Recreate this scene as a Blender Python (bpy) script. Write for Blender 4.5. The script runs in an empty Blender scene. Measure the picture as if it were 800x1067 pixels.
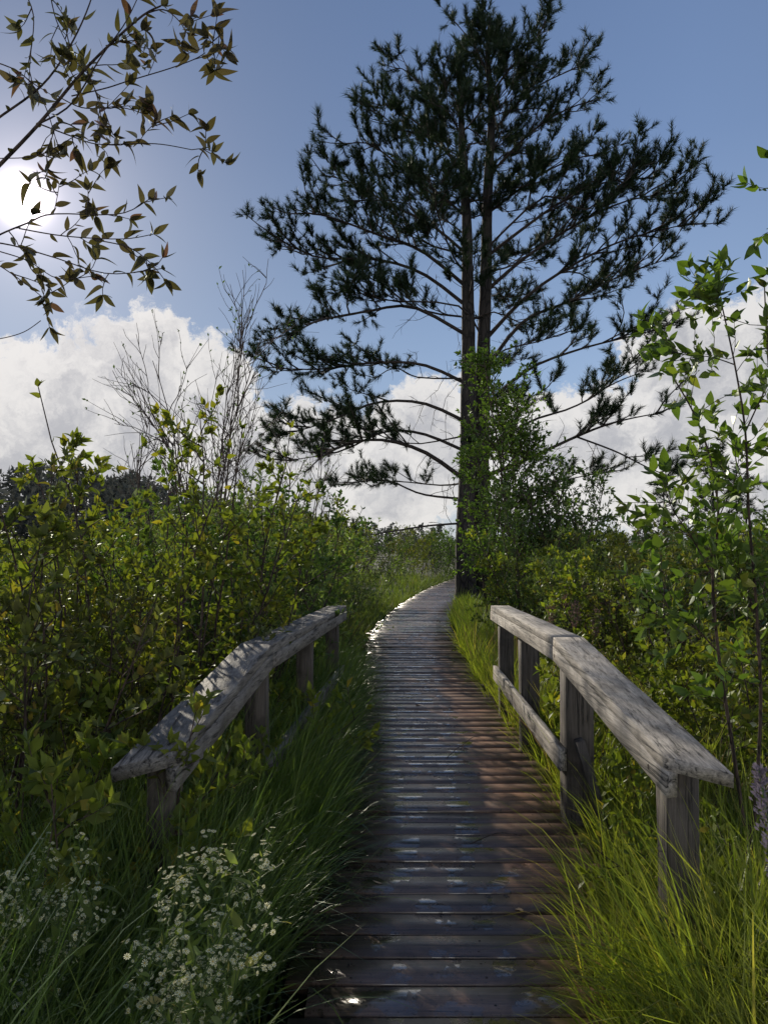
import bpy, math, random
import numpy as np
from mathutils import Vector
R = math.radians
rng = np.random.default_rng(7)
random.seed(7)
sc = bpy.context.scene
col = sc.collection

# ------------------------------------------------------------------ camera
F = 815.0; W0 = 800; H0 = 1067
CAMZ = 1.6
PITCH = math.atan(34.5 / F)
cam = bpy.data.objects.new('camera', bpy.data.cameras.new('camera'))
col.objects.link(cam); sc.camera = cam
cam.location = (0, 0, CAMZ); cam.rotation_euler = (R(90) + PITCH, 0, 0)
cam.data.sensor_fit = 'VERTICAL'; cam.data.sensor_height = 24
cam.data.lens = 24 * F / H0
cam.data.clip_end = 3000; cam.data.clip_start = 0.05
sc.render.resolution_x = 767; sc.render.resolution_y = 1024
sc.view_settings.view_transform = 'Standard'; sc.view_settings.look = 'None'
sc.view_settings.exposure = 0

def ray(px, py):
    x = (px - W0 / 2) / F; y = (H0 / 2 - py) / F
    c, s = math.cos(PITCH), math.sin(PITCH)
    return np.array([x, c - y * s, s + y * c])
def P(px, py, Y):
    d = ray(px, py); t = Y / d[1]
    return np.array([d[0] * t, Y, CAMZ + d[2] * t])

# ------------------------------------------------------------------ mesh buffer
class MB:
    def __init__(s): s.v = []; s.f = []; s.n = 0
    def add(s, v, f):
        v = np.asarray(v, float).reshape(-1, 3); f = np.asarray(f, int)
        s.v.append(v); s.f.append(f + s.n); s.n += len(v)
    def build(s, name, mat, parent=None, smooth=False, loc=None):
        me = bpy.data.meshes.new(name)
        if s.v:
            v = np.concatenate(s.v)
            if loc is not None: v = v - np.asarray(loc)
            me.vertices.add(len(v)); me.vertices.foreach_set('co', v.ravel().astype(np.float32))
            tot = np.concatenate([np.full(len(f), f.shape[1]) for f in s.f])
            idx = np.concatenate([f.ravel() for f in s.f])
            me.loops.add(len(idx)); me.loops.foreach_set('vertex_index', idx.astype(np.int32))
            me.polygons.add(len(tot))
            st = np.concatenate([[0], np.cumsum(tot)[:-1]])
            me.polygons.foreach_set('loop_start', st.astype(np.int32))
            me.polygons.foreach_set('loop_total', tot.astype(np.int32))
            if smooth: me.polygons.foreach_set('use_smooth', np.ones(len(tot), bool))
            me.update(); me.validate()
        me.materials.append(mat)
        o = bpy.data.objects.new(name, me); col.objects.link(o)
        if parent is not None: o.parent = parent
        return o

def tag(o, label=None, cat=None, group=None, kind=None):
    if label: o['label'] = label
    if cat: o['category'] = cat
    if group: o['group'] = group
    if kind: o['kind'] = kind
    return o
def empty(name, loc=(0, 0, 0), rz=0):
    o = bpy.data.objects.new(name, None); col.objects.link(o)
    o.location = loc; o.rotation_euler = (0, 0, rz); o.empty_display_size = .1
    return o
def copy_tree(o, parent=None):
    c = o.copy(); col.objects.link(c)
    if parent is not None: c.parent = parent
    for ch in list(o.children): copy_tree(ch, c)
    return c

def norm(a):
    a = np.asarray(a, float); return a / (np.linalg.norm(a, axis=-1, keepdims=True) + 1e-9)

def tube(mb, pts, rad, sides=5, cap=False):
    pts = np.asarray(pts, float); n = len(pts)
    rad = np.broadcast_to(np.asarray(rad, float), (n,))
    t = norm(np.gradient(pts, axis=0))
    ref = np.array([0.0, 0, 1]) if abs(t[0][2]) < .8 else np.array([0, 1.0, 0])
    u = norm(np.cross(t, ref)); w = np.cross(t, u)
    a = np.linspace(0, 2 * math.pi, sides, endpoint=False)
    ring = pts[:, None] + rad[:, None, None] * (np.cos(a)[None, :, None] * u[:, None] + np.sin(a)[None, :, None] * w[:, None])
    i = np.arange(n - 1)[:, None] * sides; j = np.arange(sides)[None]; k = (j + 1) % sides
    f = np.stack([i + j, i + k, i + sides + k, i + sides + j], -1).reshape(-1, 4)
    mb.add(ring, f)
    if cap: mb.add(ring[-1], np.arange(sides)[None]); mb.add(ring[0], np.arange(sides)[::-1][None])

def leaf_template(st=4, w=.5, fold=.25, curl=.25, tipx=.62):
    t = np.linspace(0, 1, st + 1)
    hw = w / 2 * np.sin(np.pi * t ** tipx) ** .9; hw[0] = .012; hw[-1] = .004
    x = t; zc = -curl * t ** 2
    v = []
    for i in range(st + 1):
        v += [[x[i], -hw[i], zc[i] + hw[i] * fold], [x[i], 0, zc[i]], [x[i], hw[i], zc[i] + hw[i] * fold]]
    f = []
    for i in range(st):
        a = 3 * i; f += [[a, a + 3, a + 4, a + 1], [a + 1, a + 4, a + 5, a + 2]]
    return np.array(v), np.array(f)
LEAF = leaf_template(); LEAF_S = leaf_template(2, .55, .2, .15); LEAF_N = leaf_template(3, .28, .2, .2)
LEAF_B = leaf_template(6, .40, .24, .5, .72)

def scatter(mb, tmpl, pos, d, nrm, scale, curlvar=True):
    if len(pos) == 0: return
    pos = np.asarray(pos, float); d = norm(d); nrm = np.asarray(nrm, float)
    side = norm(np.cross(nrm, d)); up = np.cross(d, side)
    tv, tf = tmpl; N = len(pos); m = len(tv); scale = np.broadcast_to(np.asarray(scale, float), (N,))
    zs = rng.uniform(-.6, 2.2, N) if curlvar else np.ones(N)
    ws = rng.uniform(.8, 1.2, N)
    v = pos[:, None] + scale[:, None, None] * (tv[None, :, 0:1] * d[:, None] + tv[None, :, 1:2] * ws[:, None, None] * side[:, None]
        + (tv[None, :, 2:3] * zs[:, None, None]) * up[:, None])
    f = (tf[None] + (np.arange(N) * m)[:, None, None]).reshape(-1, tf.shape[1])
    mb.add(v.reshape(-1, 3), f)

# ------------------------------------------------------------------ materials
def new_mat(name):
    m = bpy.data.materials.new(name); m.use_nodes = True
    nt = m.node_tree; nt.nodes.clear(); return m, nt
class G:
    def __init__(s, nt): s.nt = nt
    def n(s, t, props=None, **ins):
        nd = s.nt.nodes.new(t)
        for k, v in (props or {}).items(): setattr(nd, k, v)
        for k, v in ins.items():
            key = int(k[1:]) if k[0] == 'i' and k[1:].isdigit() else k.replace('_', ' ')
            sk = nd.inputs[key]
            if isinstance(v, bpy.types.NodeSocket): s.nt.links.new(v, sk)
            else: sk.default_value = v
        return nd
    def math(s, op, a, b=0.0, c=None, clamp=False):
        nd = s.n('ShaderNodeMath', {'operation': op, 'use_clamp': clamp}, i0=a, i1=b)
        if c is not None:
            if isinstance(c, bpy.types.NodeSocket): s.nt.links.new(c, nd.inputs[2])
            else: nd.inputs[2].default_value = c
        return nd.outputs[0]
    def vm(s, op, a, b=(0, 0, 0)):
        nd = s.n('ShaderNodeVectorMath', {'operation': op}, i0=a, i1=b); return nd
    def mix(s, fac, a, b, blend='MIX'):
        nd = s.nt.nodes.new('ShaderNodeMix'); nd.data_type = 'RGBA'; nd.blend_type = blend
        for sk, v in ((nd.inputs[0], fac), (nd.inputs[6], a), (nd.inputs[7], b)):
            if isinstance(v, bpy.types.NodeSocket): s.nt.links.new(v, sk)
            else: sk.default_value = v if not isinstance(v, tuple) or len(v) == 4 else (*v, 1)
        return nd.outputs[2]
    def ramp(s, fac, stops, interp='LINEAR'):
        nd = s.n('ShaderNodeValToRGB', None, Fac=fac); cr = nd.color_ramp; cr.interpolation = interp
        while len(cr.elements) < len(stops): cr.elements.new(.5)
        for e, (p, c) in zip(cr.elements, stops): e.position = p; e.color = (*c, 1) if len(c) == 3 else c
        return nd.outputs[0]
    def mr(s, v, a, b, c=0.0, d=1.0, smooth=True):
        nd = s.n('ShaderNodeMapRange', {'interpolation_type': 'SMOOTHSTEP' if smooth else 'LINEAR'})
        s.nt.links.new(v, nd.inputs[0])
        for k, x in zip((1, 2, 3, 4), (a, b, c, d)): nd.inputs[k].default_value = x
        return nd.outputs[0]
    def noise(s, vec, scale, detail=4, rough=.55, dist=0.0):
        nd = s.n('ShaderNodeTexNoise', None, Vector=vec, Scale=scale, Detail=detail, Roughness=rough, Distortion=dist); return nd.outputs[0]

def leaf_mat(name, c1, c2, c3, trans=.45, gloss=.06, rough=.4, tmul=(1.35, 1.5, .45)):
    m, nt = new_mat(name); g = G(nt)
    geo = g.n('ShaderNodeNewGeometry'); oi = g.n('ShaderNodeObjectInfo')
    tc = g.n('ShaderNodeTexCoord')
    base = g.ramp(geo.outputs['Random Per Island'], [(0, c1), (.5, c2), (.9, c2), (1, c3)])
    nz = g.noise(tc.outputs['Object'], 2.2, 3)
    base = g.mix(g.mr(nz, .35, .7, 0, .55), base, (c3[0] * .5, c3[1] * .6, c3[2] * .6))
    f = g.mr(oi.outputs['Random'], 0, 1, .8, 1.2, False)
    base = g.mix(1.0, base, g.n('ShaderNodeCombineColor', None, Red=f, Green=f, Blue=f).outputs[0], 'MULTIPLY')
    tcol = g.mix(1.0, base, (*tmul, 1), 'MULTIPLY')
    df = g.n('ShaderNodeBsdfDiffuse', None, Color=base)
    tr = g.n('ShaderNodeBsdfTranslucent', None, Color=tcol)
    mx = g.n('ShaderNodeMixShader', None, i0=trans, i1=df.outputs[0], i2=tr.outputs[0])
    gl = g.n('ShaderNodeBsdfAnisotropic', None, Color=(.8, .85, .8, 1), Roughness=rough + .08)
    lw = g.n('ShaderNodeFresnel', None, IOR=1.4)
    fg = g.math('MINIMUM', g.math('MULTIPLY', lw.outputs[0], gloss * 5, clamp=True), gloss * 1.6)
    mx2 = g.n('ShaderNodeMixShader', None, i0=fg, i1=mx.outputs[0], i2=gl.outputs[0])
    out = g.n('ShaderNodeOutputMaterial', None, Surface=mx2.outputs[0])
    return m

def bark_mat(name, c1, c2, scale=12, bump=.4, rough=.9):
    m, nt = new_mat(name); g = G(nt)
    tc = g.n('ShaderNodeTexCoord'); mp = g.n('ShaderNodeMapping', None, Vector=tc.outputs['Object'], Scale=(1, 1, .3))
    nz = g.noise(mp.outputs[0], scale, 6, .65)
    v = g.n('ShaderNodeTexVoronoi', {'feature': 'DISTANCE_TO_EDGE'}, Vector=mp.outputs[0], Scale=scale * .7)
    cr = g.mr(v.outputs[0], 0, .12)
    c = g.ramp(nz, [(.3, c1), (.7, c2)])
    c = g.mix(cr, (c1[0] * .4, c1[1] * .4, c1[2] * .4), c)
    h = g.math('ADD', nz, g.math('MULTIPLY', cr, .6))
    b = g.n('ShaderNodeBump', None, Strength=bump, Distance=.03, Height=h)
    p = g.n('ShaderNodeBsdfPrincipled', None, Base_Color=c, Roughness=rough, Normal=b.outputs[0])
    g.n('ShaderNodeOutputMaterial', None, Surface=p.outputs[0]); return m

def wood_mat(name, axis, c_dark, c_light, wet=False):
    """weathered timber, grain running along the given object axis"""
    m, nt = new_mat(name); g = G(nt)
    tc = g.n('ShaderNodeTexCoord'); geo = g.n('ShaderNodeNewGeometry')
    rnd = geo.outputs['Random Per Island']
    off = g.n('ShaderNodeCombineXYZ', None, X=g.math('MULTIPLY', rnd, 37.0), Y=g.math('MULTIPLY', rnd, 0.0), Z=g.math('MULTIPLY', rnd, 11.0))
    pos = g.vm('ADD', tc.outputs['Object'], off.outputs[0]).outputs[0]
    sc_ = {'X': (1.2, 30, 30), 'Y': (30, 1.2, 30), 'Z': (30, 30, 1.2)}[axis]
    mp = g.n('ShaderNodeMapping', None, Vector=pos, Scale=sc_)
    grain = g.noise(mp.outputs[0], 1.6, 8, .7, .6)
    sc2 = tuple(s_ * 3 for s_ in sc_)
    mp2 = g.n('ShaderNodeMapping', None, Vector=pos, Scale=sc2)
    fine = g.noise(mp2.outputs[0], 2.0, 5, .7)
    blot = g.noise(tc.outputs['Object'], 5, 5, .6)
    big = g.noise(tc.outputs['Object'], 1.3, 3, .5)
    gg = g.math('ADD', g.math('MULTIPLY', grain, .65), g.math('MULTIPLY', fine, .35))
    c = g.ramp(gg, [(.30, tuple(x * .35 for x in c_dark)), (.42, c_dark), (.62, c_light)])
    c = g.mix(g.mr(blot, .48, .68, 0, .65), c, tuple(x * .45 for x in c_dark))
    # cracks
    crk = g.mr(grain, .385, .425, 1, 0)
    c = g.mix(g.math('MULTIPLY', crk, .7), c, (.008, .007, .006))
    f = g.mr(rnd, 0, 1, .62, 1.3, False)
    c = g.mix(1.0, c, g.n('ShaderNodeCombineColor', None, Red=f, Green=f, Blue=f).outputs[0], 'MULTIPLY')
    if wet:
        # worn wet strip down the left and middle, drier brown boards on the right; standing water in patches
        sp = g.n('ShaderNodeSeparateXYZ', None, Vector=tc.outputs['Object'])
        edge = g.math('ADD', sp.outputs[0], g.math('MULTIPLY', g.math('SUBTRACT', g.noise(tc.outputs['Object'], 2.3, 4, .6), .5), .8))
        dry = g.math('MULTIPLY', g.mr(edge, .48, .78), g.mr(sp.outputs[1], 9, 12, 1, .15))
        pw = g.n('ShaderNodeMapping', None, Vector=tc.outputs['Object'], Scale=(3.4, 2.2, 1))
        pn = g.math('SUBTRACT', g.math('ADD', g.noise(pw.outputs[0], 1.5, 7, .6), g.math('MULTIPLY', rnd, .07)), g.math('MULTIPLY', dry, .12))
        pud = g.mr(pn, .55, .59)
        deb = g.noise(pw.outputs[0], 16, 6, .7)
        c = g.mix(1.0, c, g.mix(dry, (1.12, .95, .84), (1.45, .98, .70)), 'MULTIPLY')
        c = g.mix(g.math('MULTIPLY', pud, .45), c, (.03, .022, .017))
        c = g.mix(g.math('MULTIPLY', g.mr(deb, .60, .64), .8), c, (.012, .009, .007))
        rough = g.math('ADD', g.mr(dry, 0, 1, .31, .55, False), g.math('MULTIPLY', g.math('SUBTRACT', blot, .5), .35))
        rough = g.math('MULTIPLY', rough, g.mr(pud, 0, 1, 1, .55, False))
        bs = g.mr(pud, 0, 1, .30, .03, False)
        b = g.n('ShaderNodeBump', None, Strength=bs, Distance=.005, Height=gg)
        p = g.n('ShaderNodeBsdfPrincipled', None, Base_Color=c, Roughness=rough, Normal=b.outputs[0], IOR=1.6)
        g.nt.links.new(g.math('MULTIPLY', pud, g.mr(deb, .58, .62, 1, 0)), p.inputs['Coat Weight'])
        p.inputs['Coat Roughness'].default_value = .13; p.inputs['Coat IOR'].default_value = 1.6
    else:
        b = g.n('ShaderNodeBump', None, Strength=.9, Distance=.008, Height=g.math('SUBTRACT', gg, g.math('MULTIPLY', crk, .5)))
        p = g.n('ShaderNodeBsdfPrincipled', None, Base_Color=c, Roughness=.75, Normal=b.outputs[0])
    g.n('ShaderNodeOutputMaterial', None, Surface=p.outputs[0]); return m

def plain_mat(name, c, rough=.8, sc_=20, var=.4, trans=0):
    m, nt = new_mat(name); g = G(nt)
    tc = g.n('ShaderNodeTexCoord'); nz = g.noise(tc.outputs['Object'], sc_, 5)
    cc = g.mix(nz, tuple(x * (1 - var) for x in c), tuple(x * (1 + var) for x in c))
    p = g.n('ShaderNodeBsdfPrincipled', None, Base_Color=cc, Roughness=rough)
    s = p.outputs[0]
    if trans:
        t = g.n('ShaderNodeBsdfTranslucent', None, Color=cc)
        s = g.n('ShaderNodeMixShader', None, i0=trans, i1=s, i2=t.outputs[0]).outputs[0]
    g.n('ShaderNodeOutputMaterial', None, Surface=s); return m

M = {}
M['shrub'] = leaf_mat('shrub_leaf', (0.071, 0.113, 0.024), (0.158, 0.192, 0.034), (0.359, 0.271, 0.047), .5)
M['shrub_olive'] = leaf_mat('olive_shrub_leaf', (.055, .085, .03), (.10, .125, .04), (.24, .16, .04), .45)
M['shrub_dark'] = leaf_mat('dark_shrub_leaf', (0.04, 0.078, 0.023), (0.07, 0.116, 0.031), (0.139, 0.171, 0.046), .40)
M['willow'] = leaf_mat('willow_leaf', (0.098, 0.143, 0.053), (0.143, 0.195, 0.068), (0.255, 0.255, 0.105), .45)
M['sapling'] = leaf_mat('sapling_leaf', (0.072, 0.132, 0.03), (0.128, 0.203, 0.042), (0.21, 0.27, 0.068), .5)
M['near_leaf'] = leaf_mat('overhead_leaf', (0.056, 0.058, 0.028), (0.078, 0.076, 0.038), (0.123, 0.058, 0.059), .4, .06, .4, (1.3, 1.3, .6))
M['right_leaf'] = leaf_mat('broad_leaf', (0.048, 0.088, 0.024), (0.085, 0.137, 0.03), (0.191, 0.187, 0.041), .48, .08)
M['grass_left'] = leaf_mat('sedge', (0.065, 0.109, 0.028), (0.106, 0.161, 0.039), (0.178, 0.206, 0.069), .4, .08, .35)
M['grass_sun'] = leaf_mat('sunlit_grass', (0.144, 0.208, 0.04), (0.27, 0.312, 0.054), (0.613, 0.468, 0.16), .5, .05, .4)
M['grass_mead'] = leaf_mat('meadow_grass', (0.083, 0.135, 0.033), (0.135, 0.183, 0.05), (0.3, 0.243, 0.116), .45, .04, .5)
M['dry_grass'] = leaf_mat('dry_grass', (.16, .11, .05), (.24, .17, .09), (.30, .24, .13), .35, .05, .5, (1.1, 1.0, .8))
M['needle'] = leaf_mat('pine_needles', (.012, .024, .014), (.020, .036, .018), (.04, .052, .022), .2, .05, .4, (1.2, 1.3, .6))
M['far_needle'] = leaf_mat('distant_foliage', (.075, .08, .075), (.095, .10, .09), (.13, .13, .11), .2, .0, .8, (1, 1, 1))  # distance haze painted into the greyed leaf colour
M['pine_bark'] = bark_mat('pine_bark', (.016, .014, .013), (.045, .037, .032), 9, .8)
M['pine_limb'] = bark_mat('pine_limb_bark', (.025, .019, .016), (.06, .045, .038), 20, .4)
M['stem'] = bark_mat('shrub_stem', (.035, .022, .018), (.09, .06, .045), 40, .3)
M['twig'] = bark_mat('bare_twig', (.06, .045, .038), (.12, .09, .075), 40, .3)
M['greenstem'] = plain_mat('green_stem', (.05, .09, .02), .6)
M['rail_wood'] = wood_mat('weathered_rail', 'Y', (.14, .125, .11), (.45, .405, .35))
M['rail_dark'] = wood_mat('shade_toned_rail', 'Y', (.075, .068, .063), (.235, .22, .20))  # left railing's shade put into a darker copy of the rail wood colour
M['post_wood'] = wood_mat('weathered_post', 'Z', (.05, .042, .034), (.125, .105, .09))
M['deck_wood'] = wood_mat('wet_plank', 'X', (.085, .062, .050), (.20, .15, .118), True)
M['petal'] = plain_mat('white_petal', (.80, .79, .52), .8, 30, .25, .45)
M['yellow'] = plain_mat('flower_centre', (.5, .38, .05), .8)
M['plume'] = plain_mat('seed_plume', (.20, .13, .105), .9, 30, .4, .3)
M['purple'] = plain_mat('purple_spike', (.17, .145, .18), .9, 40, .3, .3)
M['fallen'] = plain_mat('fallen_leaf', (.45, .30, .16), .6, 30, .3)
M['fallen_red'] = plain_mat('rusty_leaf', (.30, .10, .04), .6, 30, .3, .3)

# ------------------------------------------------------------------ path layout
PY = [-2, 0, 10, 15, 20, 25, 30, 36, 45]; PX = [.38, .38, .38, .50, .98, 1.70, 2.5, 3.7, 6.5]
def cx(y): return np.interp(y, PY, PX)
def csm(y): return (cx(np.asarray(y) - 2) + cx(np.asarray(y) + 2) + cx(np.asarray(y) - 1) + cx(np.asarray(y) + 1)) / 4
HW = .74
def ground_z(x, y):
    x = np.asarray(x, float); y = np.asarray(y, float)
    d = np.abs(x - csm(y))
    base = -.24 + .17 * np.clip((y - 8.5) / 3, 0, 1)          # the bridge spans a dip
    base = base + .05 * np.sin(x * 1.3 + 1) * np.cos(y * .9) + .03 * np.sin(x * 3.1 + y * 2.3)
    return np.where(d < 1.0, np.minimum(base, -.14), base) 

# ------------------------------------------------------------------ ground
mb = MB()
xs = np.concatenate([[-900, -300, -120, -60], np.linspace(-30, 30, 90), [60, 120, 300, 900]])
ys = np.concatenate([[-300, -60, -15], np.linspace(-6, 60, 110), [90, 150, 400, 1400]])
X, Y = np.meshgrid(xs, ys, indexing='ij'); Z = ground_z(X, Y)
n1, n2 = X.shape
i, j = np.meshgrid(np.arange(n1 - 1), np.arange(n2 - 1), indexing='ij')
a = i * n2 + j
mb.add(np.stack([X, Y, Z], -1), np.stack([a, a + n2, a + n2 + 1, a + 1], -1).reshape(-1, 4))
m, nt = new_mat('marsh_soil'); g = G(nt)
tc = g.n('ShaderNodeTexCoord'); nz = g.noise(tc.outputs['Object'], 1.5, 8, .65); nz2 = g.noise(tc.outputs['Object'], 25, 6, .7)
c = g.ramp(nz, [(.35, (.012, .018, .007)), (.55, (.03, .04, .012)), (.7, (.05, .042, .022))])
c = g.mix(nz2, c, (.02, .028, .010))
b = g.n('ShaderNodeBump', None, Strength=.8, Distance=.05, Height=nz2)
p = g.n('ShaderNodeBsdfPrincipled', None, Base_Color=c, Roughness=.95, Normal=b.outputs[0])
g.n('ShaderNodeOutputMaterial', None, Surface=p.outputs[0])
tag(mb.build('ground', m, smooth=True), 'dark marshy ground under the grasses and shrubs', kind='structure')

# ------------------------------------------------------------------ boards
def board(mb, p0, p1, width_dir, w, h, seg=6, jit=.0015, round_=.002, cut0=0.0, cut1=0.0, sag=0):
    """a plank from p0 to p1 (centre of its top face), width w along width_dir, thickness h downwards, with eased edges"""
    p0 = np.array(p0, float); p1 = np.array(p1, float)
    d = norm(p1 - p0); wd = np.array(width_dir, float); wd = norm(wd - d * np.dot(wd, d)); up = np.cross(wd, d)
    if up[2] < 0: up = -up
    r = round_
    prof = np.array([[-w/2 + r, 0], [w/2 - r, 0], [w/2, -r], [w/2, -h + r], [w/2 - r, -h], [-w/2 + r, -h], [-w/2, -h + r], [-w/2, -r]])
    ts = np.linspace(0, 1, seg + 1); L = np.linalg.norm(p1 - p0)
    V = []
    for k, t in enumerate(ts):
        c = p0 + (p1 - p0) * t + up * (sag * math.sin(t * 9.0))
        for (a_, b_) in prof:
            sh = (cut0 if k == 0 else 0) * (a_ / w) + (cut1 if k == seg else 0) * (a_ / w)
            V.append(c + wd * a_ + up * b_ + d * sh + rng.normal(0, jit, 3))
    n = 8; f = []
    for k in range(seg):
        for q in range(n): f.append([k * n + q, k * n + (q + 1) % n, (k + 1) * n + (q + 1) % n, (k + 1) * n + q])
    mb.add(V, f)
    V = np.array(V)
    mb.f.append(np.array([list(range(n))[::-1]]) + mb.n - len(V)); mb.f.append(np.array([list(range(seg * n, seg * n + n))]) + mb.n - len(V))

# boardwalk planks, each laid across the local direction of the path
NAILS = []; mb = MB(); y = .6; k = 0
while y < 42:
    k += 1
    w = .186 + rng.normal(0, .002)
    c = csm(y); dy = .5; t = norm(np.array([csm(y + dy) - csm(y - dy), 2 * dy, 0])); sd = np.array([t[1], -t[0], 0])
    r0 = .70 + rng.normal(0, .022) + (.05 if k % 7 == 0 else 0); r1 = .72 + rng.normal(0, .02)
    if 5.5 < y < 8.6: r1 += .05
    if y < 3.15: r1 -= .34
    elif y < 3.9: r1 -= .18
    z = .0 + rng.normal(0, .0035); tl = rng.normal(0, .003)
    humpz = .10 * math.exp(-((y - 13.5) / 2.6) ** 2)
    if rng.random() < .12: r1 += .05
    p0 = np.array([c, y, z + humpz]) - sd * r0; p1 = np.array([c, y, z + humpz + tl]) + sd * r1
    board(mb, p0, p1, t, w - .012 - abs(rng.normal(0, .003)), .04, seg=3, jit=.0006, round_=.003)
    for ox in (-.5, 0, .5):
        for oy in (-.045, .045):
            if y < 16: NAILS.append(np.array([c, y, z + humpz + .0012]) + sd * (ox + rng.normal(0, .008)) + t * (oy + rng.normal(0, .006)))
    y += w * t[1] if abs(t[1]) > .3 else w
o = mb.build('boardwalk', M['deck_wood']); tag(o, 'wet dark plank boardwalk running past the pine', kind='structure')
mb = MB(); a_ = np.linspace(0, 2 * math.pi, 7, endpoint=False)
for q in NAILS: mb.add(q + np.stack([.0055 * np.cos(a_), .0055 * np.sin(a_), np.zeros(7)], -1), np.arange(7)[None])
tag(mb.build('boardwalk_nails', M['stem']), 'dark nail heads in the boardwalk planks', kind='structure')
mb = MB()
for off in (-.5, 0, .5):
    pts = [np.array([csm(v) + off, v, -.045 + .10 * math.exp(-((v - 13.5) / 2.6) ** 2)]) for v in np.arange(.5, 42, 2.0)]
    for q in range(len(pts) - 1): board(mb, pts[q], pts[q + 1], (1, 0, 0), .08, .14, seg=1)
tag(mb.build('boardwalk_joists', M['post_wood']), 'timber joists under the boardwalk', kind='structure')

# ------------------------------------------------------------------ hand rails
def railing(side, near_in, kink, far_in, posts, label):
    """near_in, kink, far_in: inner top edge of the cap; side +1 right, -1 left"""
    root = empty('wooden_railing', (near_in[0], near_in[1], 0)); tag(root, label, 'railing')
    L0 = np.array([near_in[0], near_in[1], 0])
    sx = np.array([side, 0, 0.0])
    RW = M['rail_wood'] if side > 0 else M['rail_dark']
    CW = .178; H = .05
    def part(mb, name, mat):
        o = mb.build(name, mat, root, loc=L0); return o
    def ctr(p): return np.array(p) + sx * CW / 2
    kink = np.array(kink); near_in = np.array(near_in); far_in = np.array(far_in)
    g_ = norm(kink - near_in) * .003; g2 = norm(far_in - kink) * .003
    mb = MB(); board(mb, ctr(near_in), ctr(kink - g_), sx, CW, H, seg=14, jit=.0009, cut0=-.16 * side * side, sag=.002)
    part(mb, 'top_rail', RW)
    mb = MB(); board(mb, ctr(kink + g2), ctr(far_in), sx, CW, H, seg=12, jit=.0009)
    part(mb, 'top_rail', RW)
    # side board just under the cap, standing on edge along the inner side, 3 mm proud
    T = .04; drop = np.array([0, 0, -H - .001]); inn = sx * (T / 2 - .003)
    mb = MB(); board(mb, near_in + drop + inn + norm(kink - near_in) * .05, kink + drop + inn - g_, sx, T, .085, seg=14, jit=.0012)
    part(mb, 'side_board', RW)
    mb = MB(); board(mb, kink + drop + inn + g2, far_in + drop + inn, sx, T, .085, seg=12, jit=.0012)
    part(mb, 'side_board', RW)
    def inner_x(y_):
        return np.interp(y_, [near_in[1], kink[1], far_in[1]], [near_in[0], kink[0], far_in[0]])
    def top_z(y_): return np.interp(y_, [near_in[1], kink[1], far_in[1]], [near_in[2], kink[2], far_in[2]])
    for (py, w) in posts:
        mb = MB(); xx = inner_x(py) + side * (T + .004 + w / 2)
        board(mb, [xx + rng.normal(0, .006), py - w / 2, -.75], [xx, py - w / 2, top_z(py) - H - .012], (1, 0, 0), w, w, seg=5, jit=.002, round_=.007)
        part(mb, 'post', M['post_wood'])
    # lower rail on the inner face of the posts
    py = sorted(q[0] for q in posts)
    for a_, b_, in ((py[1] - .10, py[-1] + .10),):
        mb = MB(); xi = lambda v: inner_x(v) + side * (T / 2 - .0)
        board(mb, [xi(a_), a_, .435], [xi(b_), b_, .445], sx, T, .125, seg=10, jit=.0015)
        part(mb, 'lower_rail', RW)
    plist = [c for c in root.children if c.name.startswith('post')]
    for pi, q in enumerate(posts):
        # bolt heads
        mb = MB(); xx = inner_x(q[0]) - side * .004
        zc = top_z(q[0]) - .10
        a_ = np.linspace(0, 2 * math.pi, 8, endpoint=False)
        ring = np.stack([np.full(8, xx), q[0] + .011 * np.cos(a_), zc + .011 * np.sin(a_)], -1)
        ring2 = ring - np.array([side * -.012, 0, 0]); mb.add(np.concatenate([ring, ring2]), [[i, (i + 1) % 8, 8 + (i + 1) % 8, 8 + i] for i in range(8)])
        mb.add(ring, np.arange(8)[None]); mb.build('bolt', M['stem'], plist[pi], loc=L0)
    return root
rr = railing(1, P(700, 797, 2.74), P(576, 664, 4.66), P(511, 631, 7.7), [(2.98, .12), (4.62, .16), (6.2, .14), (7.45, .13)],
    'weathered grey wooden railing right of the boardwalk, its posts and lower rail in view')
mb = MB(); board(mb, [1.03 + .33, 4.50, -.3], [1.03 + .10, 4.50, .50], (0, 1, 0), .09, .05, seg=2, jit=.001); mb.build('brace', M['post_wood'], rr, loc=np.array(rr.location))
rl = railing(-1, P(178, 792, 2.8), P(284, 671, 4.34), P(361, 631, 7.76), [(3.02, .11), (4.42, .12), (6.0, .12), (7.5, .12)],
    'weathered grey wooden railing left of the boardwalk, half sunk in grass, dappled sun on top')

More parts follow.
